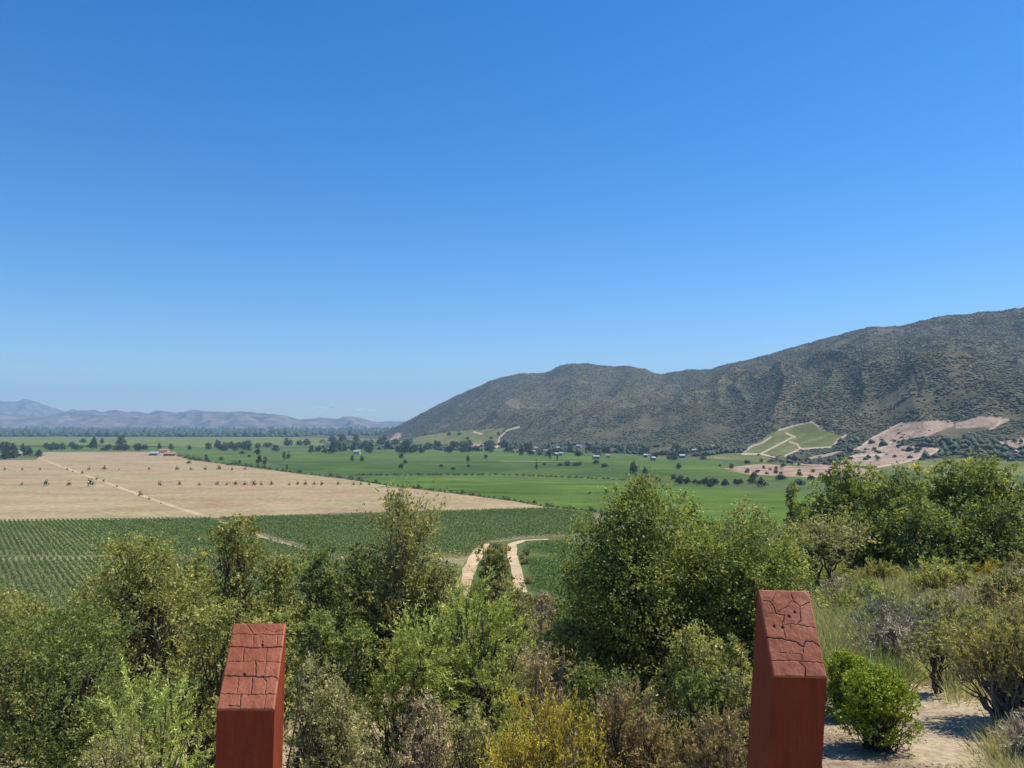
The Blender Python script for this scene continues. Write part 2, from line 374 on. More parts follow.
sheet('field', [(-400, 462), (36, 460), (44, 452), (160, 452), (178, 456), (190, 460), (230, 465), (256, 468), (300, 474), (345, 479), (390, 486), (450, 493), (512, 501), (548, 507.5), (205, 518.5), (0, 521.5), (-420, 524)], .16, M_DRY, .0)
sheet('field', [(348, 478.5), (420, 477), (512, 479), (640, 483), (770, 492), (900, 500), (900, 530), (700, 524), (585, 511), (548, 507), (512, 500.5), (450, 492.5), (390, 485.5)], .12, M_GB)
sheet('field', [(265, 461), (560, 461), (640, 466), (720, 472), (640, 478), (512, 474), (350, 475), (300, 472)], .10, M_GD)
sheet('field', [(350, 475.6), (512, 474.5), (640, 478.5), (720, 481), (640, 481.5), (512, 478), (420, 476.4)], .11, M_GM)
sheet('field', [(270, 452), (560, 451), (640, 457), (640, 465), (560, 460.6), (265, 460.6)], .10, M_GM)
sheet('field', [(640, 460), (720, 461), (745, 474), (850, 477), (850, 484), (720, 478), (640, 470)], .14, M_GM)
sheet('field', [(-300, 436), (95, 437), (380, 437), (420, 444), (250, 447), (-300, 445)], .10, M_GL)
sheet('field', [(-300, 446), (95, 445.4), (250, 447.4), (270, 451), (100, 451), (-300, 452)], .10, M_GM)
sheet('field', [(180, 453), (262, 452), (262, 467), (230, 464), (190, 459)], .11, M_GM)
sheet('field', [(-460, 524.4), (0, 521.8), (210, 518.8), (548, 508), (600, 512), (600, 530), (575, 536), (520, 539), (491, 543), (474, 551), (463, 566), (455, 586), (448, 611), (-460, 612)], .10, M_SOIL)
M_LOT = field_mat('cleared_soil', (.22, .15, .10), (.36, .26, .185), .12, None, coarse=.03)
sheet('field', [(722, 468.5), (762, 463.5), (790, 466), (850, 466), (880, 470), (870, 478), (800, 477), (748, 474.5)], .19, M_LOT)
def strip(name, pts, wd, z, mat, over=None):
    P = []
    for a, b in zip(pts[:-1], pts[1:]):
        for k in range(6): P.append(np.array(a, float) + (np.array(b, float) - np.array(a, float)) * k / 6)
    P.append(np.array(pts[-1], float))
    P = np.array([on(p[0], p[1], 0) if over is None else np.array([*p[:2], 0]) for p in P]); d = np.gradient(P[:, :2], axis=0); d /= np.linalg.norm(d, axis=1)[:, None]
    nrm = np.stack([-d[:, 1], d[:, 0]], 1); V = []; rg = np.random.default_rng(5)
    for p, q in zip(P, nrm):
        ww = wd / 2 * (1 + rg.normal() * .07)
        V += [(p[0] + q[0] * ww, p[1] + q[1] * ww, z), (p[0] - q[0] * ww, p[1] - q[1] * ww, z)]
    V = np.array(V)
    if over is not None: V[:, 2] = ground(V[:, 0], V[:, 1]) + z
    i = np.arange(len(P) - 1) * 2; F = np.stack([i, i + 1, i + 3, i + 2], 1)
    return tag(obj(name, mesh_np(name, V, F, [mat])), kind='structure')
strip('track', [(41, 459), (75, 471.5), (120, 488), (165, 504), (207, 517.5)], 4.0, .22, M_ROAD)
strip('track', [(207, 517.5), (262, 538), (302, 549), (330, 556)], 2.0, .225, M_ROAD)
strip('track', [(-380, 523.6), (0, 521.2), (205, 518.6), (400, 513.0), (548, 507.8), (585, 511.5)], 2.6, .20, M_ROAD)
strip('track', [(-300, 460.6), (41, 459)], 7, .21, M_ROAD)
strip('track', [(500, 461.3), (560, 461.5), (575, 461.6)], 8, .21, M_ROAD)
strip('track', [(522, 541.5), (512, 545), (512, 556), (516, 568), (520, 590), (524, 612)], 3.5, .26, M_ROAD)
strip('track', [(548, 539.8), (521, 541.2)], 3.0, .262, M_ROAD)
strip('track', [(489, 544.5), (479, 552), (471, 566), (464, 585), (460, 600)], 4.2, .24, M_ROAD)
strip('track', [(380, 486.8), (512, 493.5), (640, 492.5)], 3.2, .24, M_GD)
strip('track', [(400, 482.2), (512, 483.5), (700, 486.5)], 3.2, .24, M_GD)

# ------------------------------------------------------------------ leaf and wood generators
def unit(v): return v / np.maximum(np.linalg.norm(v, axis=-1, keepdims=True), 1e-9)
def quads(P, ax, nr, L, W):
    sd = unit(np.cross(nr, ax)); L = L[:, None]; W = W[:, None]
    V = np.stack([P, P + ax * L * .5 + sd * W * .5, P + ax * L, P + ax * L * .5 - sd * W * .5], 1).reshape(-1, 3)
    return V, np.arange(len(V)).reshape(-1, 4)
def crown(name, rng, lobes, nleaf, L, st, mat):
    c = np.array([l[0] for l in lobes], float); Rr = np.array([l[1] for l in lobes], float)
    wgt = (Rr.prod(1)) ** (2 / 3); wgt /= wgt.sum()
    nper = st.get('nper', 12); ns = max(int(nleaf / nper), 4); over = int(ns * 1.6)
    li = rng.choice(len(lobes), over, p=wgt); u = unit(rng.normal(size=(over, 3)))
    u[:, 2] = np.where(u[:, 2] < (-.35 if c[:, 2].min() > 1.2 * Rr[:, 2].max() else -.9), -u[:, 2], u[:, 2])
    sh = st.get('shell', .55); r = (sh ** 3 + (1 - sh ** 3) * rng.random(over)) ** (1 / 3)
    s = c[li] + Rr[li] * u * r[:, None]
    W = (c[:, 0] + Rr[:, 0]).max() - (c[:, 0] - Rr[:, 0]).min(); f = 2 * math.pi / (W * st.get('gapscale', .2))
    ph = rng.random(6) * 6
    nv = np.sin(s[:, 0] * f + ph[0] + 1.3 * np.sin(s[:, 2] * f * .7 + ph[3])) + np.sin(s[:, 1] * f + ph[1]) + np.sin(s[:, 2] * f * 1.1 + ph[2] + 1.2 * np.sin(s[:, 0] * f * .6 + ph[4]))
    keep = np.argsort(-(nv + rng.normal(size=over) * st.get('gapn', 1.2) * 1.6))[:ns]
    s, u, li, nv = s[keep], u[keep], li[keep], nv[keep]
    up = st.get('up', .3); d = unit(u * (1 - up) + np.array([0, 0, up]) + rng.normal(size=(ns, 3)) * st.get('wild', .35))
    sl = st.get('sl', .12) * W * rng.uniform(.45, 1.35, ns)
    long_ = rng.random(ns) < st.get('whip', .04); sl = np.where(long_, sl * 1.9, sl)
    t = (np.arange(nper)[None] + rng.random((ns, nper))) / nper
    P = s[:, None] + d[:, None] * (sl[:, None] * t)[..., None] + rng.normal(size=(ns, nper, 3)) * (sl * st.get('spread', .16))[:, None, None]
    P[..., 2] += st.get('curve', 0) * sl[:, None] * t ** 2
    ax = unit(d[:, None] * st.get('fwd', .6) + rng.normal(size=(ns, nper, 3)) * .6)
    nrm = unit(rng.normal(size=(ns, nper, 3)) + np.array([0, 0, st.get('flat', .6)]))
    Ls = L * rng.uniform(.6, 1.3, (ns, nper)) * (1.1 - .4 * t); Ws = Ls * st.get('asp', .5)
    tint = .47 + .13 * rng.normal(size=(ns, 1)) + .09 * rng.normal(size=(ns, nper)) + st.get('tip', .2) * (t - .5) + .03 * nv[:, None] + .07 * rng.normal(size=len(lobes))[li][:, None]
    V, F = quads(P.reshape(-1, 3), ax.reshape(-1, 3), nrm.reshape(-1, 3), Ls.ravel(), Ws.ravel())
    return mesh_np(name, V, F, [mat], False, [('tint', 'FACE', np.clip(tint, 0, 1).ravel())])
def tubes(name, lines, mat, sides=6):
    V = []; F = []; o = 0
    for pts, rad in lines:
        P = np.array(pts, float); rad = np.array(rad, float); n = len(P); d = unit(np.gradient(P, axis=0))
        ref = np.array([.3, .9, .1]); a = unit(np.cross(d, ref)); b = np.cross(d, a)
        th = np.arange(sides) / sides * 2 * math.pi
        ring = P[:, None] + (a[:, None] * np.cos(th)[None, :, None] + b[:, None] * np.sin(th)[None, :, None]) * rad[:, None, None]
        V.append(ring.reshape(-1, 3))
        for i in range(n - 1):
            for k in range(sides):
                k2 = (k + 1) % sides; F.append((o + i * sides + k, o + i * sides + k2, o + (i + 1) * sides + k2, o + (i + 1) * sides + k))
        o += n * sides
    return mesh_np(name, np.concatenate(V), np.array(F), [mat], True)
def branch(rng, a, b, r0, r1, n=6, wob=.06, bow=None):
    a = np.array(a, float); b = np.array(b, float); t = np.linspace(0, 1, n)[:, None]; L = np.linalg.norm(b - a)
    p = a + (b - a) * t + rng.normal(size=(n, 3)) * wob * L * np.sin(t * math.pi)
    if bow is None: bow = .12
    p[:, 2] += bow * L * np.sin(t[:, 0] * math.pi) * .5
    return p, np.linspace(r0, r1, n)
def make_lobes(rng, W, H, cb, nl, peaks=0, dep=.9, skirt=6):
    """crown of width W between heights cb*H and H"""
    lo = []
    for i in range(nl):
        u = unit(rng.normal(size=3)); q = rng.random() ** .4
        cc = u * q * np.array([.62, .62 * dep, .60]); r = rng.uniform(.30, .50) * (1.15 - .35 * q)
        lo.append([cc, np.array([r, r * dep, r * rng.uniform(.8, 1.15)])])
    for i in range(peaks):
        an = rng.random() * 6.28; q = rng.uniform(.05, .6); h = .75 + .25 * (1 - q)
        lo.append([np.array([math.cos(an) * q * .8, math.sin(an) * q * .6, .46 + .26 * (1 - q)]), np.array([.30, .30, .34]) * rng.uniform(.75, 1.15)])
    if cb < .2:
        for i in range(skirt):
            an = (i + rng.random() * .6) / skirt * 6.28; lo.append([np.array([math.cos(an) * .52, math.sin(an) * .52 * dep, rng.uniform(-.75, -.35)]), np.array([.42, .42 * dep, .40]) * rng.uniform(.8, 1.1)])
    c = np.array([l[0] for l in lo]); r = np.array([l[1] for l in lo]); mn = (c - r).min(0); mx = (c + r).max(0)
    sc_ = np.array([W, W * dep, H * (1 - cb)]) / (mx - mn); off = np.array([-W / 2, -W * dep / 2, H * cb])
    return [((l[0] - mn) * sc_ + off, l[1] * sc_) for l in lo]
STY = {
 'broad':   dict(sl=.075, up=.15, wild=.5, spread=.24, asp=.55, fwd=.3, flat=.9, k=1.9, shell=.60, tip=.22, nper=14, gapscale=.19, gapn=1.0),
 'small':   dict(sl=.085, up=.3, wild=.45, spread=.17, asp=.5, fwd=.4, flat=.6, k=1.35, shell=.45, tip=.2, nper=14, gapscale=.15, gapn=1.0),
 'wispy':   dict(sl=.22, up=.55, wild=.3, spread=.055, asp=.30, fwd=.9, flat=.2, k=1.3, shell=.25, tip=.25, nper=26, whip=.12, gapscale=.25),
 'feather': dict(sl=.30, up=.42, wild=.38, spread=.030, asp=.24, fwd=1.0, flat=.2, k=1.7, shell=.4, tip=.4, nper=44, whip=.1, curve=-.1, gapscale=.3, gapn=1.5),
 'broom':   dict(sl=.20, up=.6, wild=.22, spread=.035, asp=.30, fwd=1.4, flat=.1, k=1.5, shell=.5, tip=.55, nper=22, gapscale=.25, gapn=1.2),
 'clip':    dict(sl=.022, up=.2, wild=.5, spread=.4, asp=.6, fwd=.3, flat=1, k=2.6, shell=.8, tip=.3, nper=10, whip=.015, gapscale=.35, gapn=2),
 'twig':    dict(sl=.22, up=.45, wild=.4, spread=.05, asp=.20, fwd=1.0, flat=.1, k=.9, shell=.2, tip=.2, nper=22, whip=.1, gapscale=.25),
 'flatt':   dict(sl=.10, up=.1, wild=.5, spread=.14, asp=.45, fwd=.5, flat=.8, k=.95, shell=.45, tip=.15, nper=14, gapscale=.16, gapn=.8),
}
LM = {
 'olive': leafmat('leaves_olive', (0.093, 0.110, 0.035), (0.295, 0.314, 0.088), (0.684, 0.616, 0.190), .38),
 'deep':  leafmat('leaves_deep', (0.054, 0.080, 0.023), (0.163, 0.207, 0.054), (0.436, 0.450, 0.124), .38, .6),
 'centre': leafmat('leaves_glossy', (0.061, 0.087, 0.023), (0.206, 0.254, 0.060), (0.563, 0.554, 0.144), .38, .55),
 'grey':  leafmat('leaves_greygreen', (0.111, 0.118, 0.052), (0.330, 0.316, 0.137), (0.633, 0.570, 0.257), .38),
 'fresh': leafmat('leaves_fresh', (0.109, 0.144, 0.032), (0.345, 0.402, 0.096), (0.672, 0.722, 0.184), .32),
 'clip':  leafmat('leaves_bright', (0.091, 0.129, 0.008), (0.227, 0.291, 0.012), (0.544, 0.533, 0.026), .25, .5),
 'yellow': leafmat('leaves_yellow', (0.110, 0.086, 0.027), (0.343, 0.275, 0.041), (0.715, 0.575, 0.063), .28),
 'rust':  leafmat('leaves_rust', (0.121, 0.093, 0.051), (0.301, 0.223, 0.115), (0.532, 0.442, 0.166), .25),
 'dry':   leafmat('leaves_dry', (0.169, 0.125, 0.072), (0.416, 0.325, 0.186), (0.676, 0.550, 0.336), .25, .7),
 'mixed': leafmat('leaves_mixed', (0.125, 0.104, 0.055), (0.294, 0.256, 0.105), (0.550, 0.488, 0.099), .28),
 'sage': leafmat('leaves_sage', (.10, .10, .075), (.24, .245, .175), (.40, .40, .30), .2, .7),
 'lilac': leafmat('twigs_grey', (0.177, 0.140, 0.099), (0.518, 0.423, 0.297), (0.852, 0.731, 0.525), .1, .8),
 'brown': leafmat('leaves_bronze', (0.111, 0.111, 0.042), (0.297, 0.294, 0.112), (0.577, 0.524, 0.189), .38),
}
GRZ = lambda x, y: float(ground(np.array([x]), np.array([y]))[0])
NLEAF = 0
def plant_meshes(rng, W, H, D, style, leaf, cb=.12, nl=9, peaks=0, trunk=.05, wood=BARK, dens=1., leafk=.0043, tree=True, stems=5, dep=.9, forks=None):
    global NLEAF
    st = STY[style]; L = leafk * D * (1.5 if style in ('feather', 'wispy', 'broom', 'twig') else 1.1)
    lobes = make_lobes(rng, W, H, cb, nl, peaks, dep)
    n = int(st['k'] * dens * math.pi * W * H * (1 - cb) * .8 / (.5 * L * L * st['asp'] + 1e-9) * .62); n = min(int(n * 1.3), 160000); NLEAF += n
    cm = crown('crown' if tree else 'foliage', rng, lobes, n, L, st, LM[leaf])
    lines = []; r0 = trunk * min(W, H)
    if tree:
        nt_ = forks or 1
        for q in range(nt_):
            an = rng.random() * 6.28; top = np.array([math.cos(an) * W * .12 * (nt_ > 1) , math.sin(an) * W * .12 * (nt_ > 1), H * (cb + (1 - cb) * .55)])
            p, rr = branch(rng, (0, 0, -.5), top, r0 / math.sqrt(nt_), r0 * .4, 8, .03, 0); lines.append((p, rr))
            for l in lobes[q::nt_]:
                k = rng.integers(2, 6); a = p[k]
                lines.append(branch(rng, a, l[0], rr[k] * .55, r0 * .12, 7, .06))
                for j in range(4):
                    e = l[0] + l[1] * unit(rng.normal(size=3)) * .85; lines.append(branch(rng, l[0] * .6 + a * .4, e, r0 * .15, r0 * .04, 5, .07))
    else:
        for l in lobes:
            for j in range(stems):
                e = l[0] + l[1] * unit(rng.normal(size=3) + np.array([0, 0, .5])) * .9
                lines.append(branch(rng, rng.normal(size=3) * [.06 * W, .06 * W, 0] - [0, 0, .2], e, r0 * .35, r0 * .08, 6, .05))
    wm = tubes('trunk' if tree else 'stems', lines, wood, 5)
    return cm, wm
def plant(name, label, cat, px, top, wpx, D, style, leaf, seed, group=None, base=None, **kw):
    tree = kw.get('tree', True)
    p = at(px, top, D); zb = GRZ(p[0], D) if base is None else at(px, base, D)[2]
    H = max(p[2] - zb, .3) * kw.pop('hk', 1.0); W = wpx / FPX * D
    rng = np.random.default_rng(seed)
    cm, wm = plant_meshes(rng, W, H, D, style, leaf, **kw)
    t = thing(name, label, cat, (p[0], D, zb), 0, group)
    obj('crown' if tree else 'foliage', cm, t); obj('trunk' if tree else 'stems', wm, t)
    return t
S = dict(tree=False)
GB = 'scrub trees and shrubs on the slope below the viewpoint'
PL = [
 # name, label, cat, px, top, width, D, style, leaf, seed, kwargs
 ('scrub_tree', 'tall wispy tree left of centre, its fine twigs reaching up past the vineyard', 'tree', 396, 498, 118, 25, 'wispy', 'brown', 11, dict(peaks=4, forks=3, cb=.05, nl=12, wood=GREYWOOD, dens=1.5)),
 ('scrub_tree', 'narrow-topped green tree rising above the left red post', 'tree', 236, 513, 92, 26, 'small', 'olive', 12, dict(peaks=4, forks=3, cb=.08)),
 ('scrub_tree', 'broad olive tree with two bumpy tops before the vineyard rows', 'tree', 150, 536, 150, 18, 'small', 'olive', 13, dict(peaks=5, forks=3, cb=.1, nl=14)),
 ('scrub_tree', 'dark dense tree in the lower left corner, its lower half in deep shade', 'tree', 66, 612, 210, 11.5, 'small', 'deep', 14, dict(forks=3, cb=.1, nl=14, dens=1.1)),
 ('scrub_tree', 'yellow-green leafy tree cut by the left edge of the frame', 'tree', -6, 592, 120, 14.5, 'small', 'olive', 15, dict(forks=3, cb=.1, nl=10)),
 ('scrub_tree', 'dark green tree between the tall wispy tree and the narrow-topped one', 'tree', 322, 548, 84, 23, 'small', 'deep', 16, dict(peaks=3, forks=3, cb=.1)),
 ('shrub', 'yellow-tipped shrub at the right foot of the tall wispy tree', 'shrub', 438, 560, 60, 24, 'small', 'brown', 17, dict(tree=False)),
 ('shrub', 'light green feathery shrub with long arching sprays in the middle of the slope', 'shrub', 474, 590, 112, 16, 'feather', 'fresh', 18, dict(tree=False, nl=10, cb=.05)),
 ('shrub', 'feathery green shrub leaning left just below the tall wispy tree', 'shrub', 408, 622, 90, 14.5, 'feather', 'fresh', 19, dict(tree=False, nl=8, cb=.05)),
 ('shrub', 'small feathery shrub between the dry brown bush and the yellow bush', 'shrub', 505, 668, 62, 12, 'feather', 'fresh', 20, dict(tree=False, nl=6, cb=.05)),
 ('shrub', 'grey-green small-leaved shrub immediately right of the left red post', 'shrub', 330, 652, 104, 9.2, 'small', 'grey', 21, dict(tree=False, nl=10, dens=1.1)),
 ('shrub', 'dark green shrub right behind the grey-green one near the left post', 'shrub', 328, 612, 96, 14, 'small', 'deep', 22, dict(tree=False, nl=9, dens=1.1)),
 ('shrub', 'brown dried bush of bare twigs and curled leaves near the bottom edge', 'dry bush', 424, 688, 84, 9.8, 'small', 'dry', 23, dict(tree=False, dens=.55, wood=GREYWOOD, stems=8)),
 ('shrub', 'small-leaved shrub just right of the dry brown bush', 'shrub', 470, 700, 74, 9.6, 'small', 'grey', 24, dict(tree=False, dens=.9)),
 ('shrub', 'rounded yellow-tipped bush at the bottom edge between the two posts', 'shrub', 545, 708, 136, 8.6, 'broom', 'yellow', 25, dict(tree=False, nl=20, dens=1.25, wood=GREYWOOD, stems=8)),
 ('shrub', 'rust and green bush below the big central tree', 'shrub', 624, 694, 96, 9.8, 'broom', 'rust', 26, dict(tree=False, nl=10, dens=1.2, stems=8)),
 ('shrub', 'dull pinkish-brown bush touching the left side of the right red post', 'shrub', 704, 714, 100, 9.4, 'broom', 'rust', 27, dict(tree=False, nl=10, dens=1.1, wood=GREYWOOD, stems=8)),
 ('shrub', 'feathery shrub in the lower left before the dark tree', 'shrub', 150, 678, 120, 8.4, 'feather', 'fresh', 28, dict(tree=False, nl=9, cb=.05, dens=.85)),
 ('shrub', 'brown-tinged low shrub along the bottom edge left of the left post', 'shrub', 120, 728, 100, 7.2, 'small', 'brown', 29, dict(tree=False, nl=8)),
 ('shrub', 'pale green fine-leaved shrub just left of the left red post', 'shrub', 212, 600, 96, 13, 'small', 'olive', 30, dict(tree=False, nl=9)),
 ('shrub', 'olive shrub filling the gap behind the top of the left red post', 'shrub', 268, 610, 80, 15.5, 'small', 'olive', 31, dict(tree=False, nl=8)),
 ('scrub_tree', 'small olive tree right of the one with two bumpy tops', 'tree', 196, 548, 60, 22, 'small', 'olive', 81, dict(forks=3, cb=.05)),
 ('scrub_tree', 'low olive tree just right of the narrow-topped green tree', 'tree', 282, 550, 60, 27, 'small', 'olive', 82, dict(forks=3, cb=.05)),
 ('scrub_tree', 'low olive tree at the lower edge of the vineyard near the left side', 'tree', 92, 572, 74, 20, 'small', 'olive', 83, dict(forks=3, cb=.05)),
 ('scrub_tree', 'dark bushy tree hugging the left side of the tall wispy tree', 'tree', 362, 541, 56, 24, 'small', 'deep', 84, dict(forks=3, cb=.05)),
 ('shrub', 'olive bush low at the far left edge between the leafy tree and vineyard', 'shrub', 40, 606, 70, 17, 'small', 'olive', 85, dict(tree=False)),
 # between the tracks and the dry scrub
 ('shrub', 'reddish-green bush growing between the two arms of the dirt track', 'shrub', 492, 541, 38, 48, 'small', 'brown', 32, dict(tree=False, nl=8, base=622)),
 ('shrub', 'yellowish scrub bush just below the track bush, above the feathery shrub', 'shrub', 506, 574, 60, 34, 'small', 'brown', 33, dict(tree=False)),
 ('shrub', 'thin tan dried shrub left of the big central tree', 'dry bush', 545, 590, 34, 38, 'small', 'dry', 34, dict(tree=False, dens=.6, wood=GREYWOOD)),
 ('shrub', 'dark slim bush right below the right arm of the dirt track', 'shrub', 524, 585, 22, 36, 'small', 'deep', 35, dict(tree=False)),
 ('shrub', 'low straw-coloured scrub patch at the left foot of the big central tree', 'dry bush', 546, 645, 66, 15, 'twig', 'dry', 36, dict(tree=False, dens=.9, wood=GREYWOOD)),
 ('shrub', 'dark twiggy shrub in the shade left below the big central tree', 'shrub', 520, 650, 60, 17, 'small', 'grey', 37, dict(tree=False, dens=.8)),
 ('shrub', 'pale brown dried scrub high on the slope below the right arm of the track', 'dry bush', 534, 590, 34, 60, 'small', 'dry', 86, dict(tree=False, dens=.7, wood=GREYWOOD)),
 ('shrub', 'rusty low scrub patch between the small dark bush and the central tree', 'dry bush', 552, 604, 34, 46, 'small', 'rust', 87, dict(tree=False, dens=.8)),
 ('shrub', 'straw-coloured tangled shrub below the rusty patch', 'dry bush', 538, 622, 40, 28, 'twig', 'dry', 88, dict(tree=False, wood=GREYWOOD)),
 ('shrub', 'green bush hiding the bank just left of the right red post', 'shrub', 728, 636, 70, 13, 'small', 'olive', 101, dict(tree=False, nl=9, dens=1.2)),
 ('shrub', 'small olive shrub low against the left face of the right post', 'shrub', 744, 672, 60, 10.5, 'small', 'brown', 102, dict(tree=False, nl=8, dens=1.2)),
 # big central tree (two crowns)
 ('large_tree', 'biggest tree in the middle, its pointed top against the green fields', 'tree', 632, 478, 172, 22, 'broad', 'centre', 46, dict(peaks=4, forks=2, cb=.02, nl=26, dens=1.25)),
 ('large_tree', 'second big leafy tree, right behind the right red post', 'tree', 738, 514, 172, 22.5, 'broad', 'centre', 49, dict(peaks=0, forks=2, cb=.02, nl=30, dens=1.3)),
 ('large_tree', 'leafy crown filling the gap between the two biggest central trees', 'tree', 692, 494, 120, 24.5, 'broad', 'centre', 48, dict(peaks=2, forks=2, cb=.02, nl=18, dens=1.1)),
 ('shrub', 'light-leaved sapling in front of the lower right of the big central tree', 'shrub', 690, 622, 88, 15.5, 'broad', 'olive', 42, dict(tree=False, nl=9)),
 ('scrub_tree', 'round grey-green tree top peeking out behind the second big tree', 'tree', 752, 498, 76, 42, 'small', 'grey', 43, dict(forks=2, cb=.15, nl=10, dens=1.2)),
 ('acacia', 'airy grey-green tree with a visible dark trunk above the right post', 'tree', 822, 517, 106, 27, 'flatt', 'grey', 44, dict(forks=2, cb=.40, nl=15, trunk=.045, dens=1.5)),
 # right tree line
 ('hill_tree', 'small dark tree at the left end of the tree line on the right', 'tree', 794, 484, 32, 44, 'broad', 'deep', 50, dict(peaks=2, forks=2, cb=.05)),
 ('hill_tree', 'leftmost tall tree of the tree line on the right, yellow-green', 'tree', 846, 459, 92, 38, 'broad', 'centre', 51, dict(peaks=4, forks=2, cb=.02, nl=20, dens=1.2)),
 ('hill_tree', 'second tall tree from the left in the tree line on the right', 'tree', 896, 468, 88, 36, 'broad', 'deep', 52, dict(peaks=4, forks=2, cb=.02, nl=20, dens=1.2)),
 ('hill_tree', 'spiky-topped tree in the middle of the right-hand tree line', 'tree', 944, 460, 90, 38, 'broad', 'centre', 53, dict(peaks=4, forks=2, cb=.02, nl=20, dens=1.2)),
 ('hill_tree', 'wide bright tree at the right edge of the frame closing the tree line', 'tree', 1002, 456, 108, 36, 'broad', 'centre', 54, dict(peaks=4, forks=2, cb=.02, nl=20, dens=1.2)),
 ('hill_tree', 'tree beyond the right edge of the frame continuing the tree line', 'tree', 1078, 462, 90, 36, 'broad', 'deep', 55, dict(peaks=4, forks=2, cb=.02, nl=20, dens=.8)),
 ('hill_tree', 'dark lower tree before the second tall tree of the tree line', 'tree', 918, 500, 96, 33, 'broad', 'deep', 56, dict(forks=2, cb=.02, nl=12, dens=1.1)),
 ('hill_tree', 'dark lower tree in front of the wide bright tree at the right edge', 'tree', 988, 500, 104, 33, 'broad', 'deep', 57, dict(forks=2, cb=.02, nl=12, dens=1.1)),
 ('hill_tree', 'dark low tree in front of the leftmost tall trees of the tree line', 'tree', 852, 508, 84, 34, 'broad', 'deep', 58, dict(forks=2, cb=.02, nl=12, dens=1.1)),
 ('hill_tree', 'light-topped tree between the spiky one and the wide bright one', 'tree', 972, 463, 66, 40, 'broad', 'olive', 59, dict(forks=2, cb=.02, nl=12, peaks=4, dens=1.1)),
 ('hill_tree', 'bushy bright tree behind the gap between the first two tall trees', 'tree', 872, 468, 70, 42, 'broad', 'centre', 95, dict(forks=2, cb=.02, nl=14)),
 ('hill_tree', 'bushy tree behind the gap between the second tall tree and the spiky one', 'tree', 920, 466, 66, 42, 'broad', 'olive', 96, dict(forks=2, cb=.02, nl=14)),
 ('hill_tree', 'low dense tree at the left foot of the tree line above the airy tree', 'tree', 820, 496, 60, 40, 'broad', 'centre', 97, dict(forks=2, cb=.02, nl=12)),
 # right slope
 ('clipped_bush', 'bright green rounded bush on bare sand beside the right post', 'bush', 877, 667, 78, 10.2, 'clip', 'clip', 60, dict(tree=False, nl=26, cb=.02, trunk=.03, dep=1, dens=1.5, leafk=.0027)),
 ('clipped_bush', 'smaller bright green bush half hidden behind the rounded one, touching the right post', 'bush', 846, 648, 52, 12, 'clip', 'clip', 61, dict(tree=False, nl=18, cb=.03, dep=1, dens=1.5, leafk=.0027)),
 ('shrub', 'dark-stemmed small shrub on the sand behind the bright green bush', 'shrub', 938, 622, 62, 13.5, 'small', 'brown', 62, dict(tree=True, forks=4, cb=.35, nl=8, wood=BARK, trunk=.05, dens=.9)),
 ('shrub', 'silvery sage twiggy shrub on the grassy slope above the bright green bush', 'shrub', 898, 602, 92, 16.5, 'twig', 'sage', 63, dict(tree=False, nl=9, dens=1.1, wood=GREYWOOD)),
 ('shrub', 'largest yellow-tipped shrub, at the right edge of the frame', 'shrub', 1012, 612, 112, 11.5, 'broom', 'mixed', 64, dict(tree=False, nl=14, dens=1.4, wood=GREYWOOD, stems=9)),
 ('shrub', 'yellow-olive shrub behind the dark-stemmed one on the right slope', 'shrub', 972, 622, 56, 14, 'broom', 'brown', 65, dict(tree=False, nl=8, wood=GREYWOOD)),
 ('shrub', 'greyish-purple twiggy bush high on the grassy slope near the right edge', 'shrub', 1000, 586, 60, 20, 'small', 'rust', 66, dict(tree=False, nl=8, dens=.9, wood=GREYWOOD)),
 ('shrub', 'small bright yellow-green bush on the grassy slope right of the airy tree', 'shrub', 866, 578, 36, 24, 'small', 'fresh', 67, dict(tree=False, nl=6)),
 ('shrub', 'low grey twiggy bush in the lower right corner', 'shrub', 1024, 712, 60, 9.6, 'twig', 'lilac', 68, dict(tree=False, nl=8, dens=1.1, wood=GREYWOOD)),
 ('shrub', 'straw and green bush just before the tree line on the right', 'shrub', 925, 566, 50, 27, 'wispy', 'fresh', 69, dict(tree=False, nl=8)),
 ('shrub', 'tawny bush on the skyline of the grassy slope at the right edge', 'shrub', 985, 566, 46, 29, 'wispy', 'yellow', 70, dict(tree=False, nl=8)),
 ('shrub', 'green bush just right of the trunk of the airy tree', 'shrub', 846, 600, 60, 20, 'wispy', 'olive', 71, dict(tree=False, nl=9)),
 ('shrub', 'low dark green bush behind the pinkish-brown one', 'shrub', 700, 668, 70, 12.5, 'small', 'deep', 72, dict(tree=False, nl=8)),
 ('shrub', 'dim shrub under the big central tree above the rust-coloured bush', 'shrub', 602, 662, 90, 14, 'small', 'deep', 73, dict(tree=False, nl=9)),
]
for (nm, lb, ct, px, top, wp, D, sty, lf, sd_, kw) in PL:
    kw = dict(kw); plant(nm, lb, ct, px, top, wp, D, sty, lf, sd_, GB if px < 800 else 'trees and shrubs on the right-hand slope', **kw)

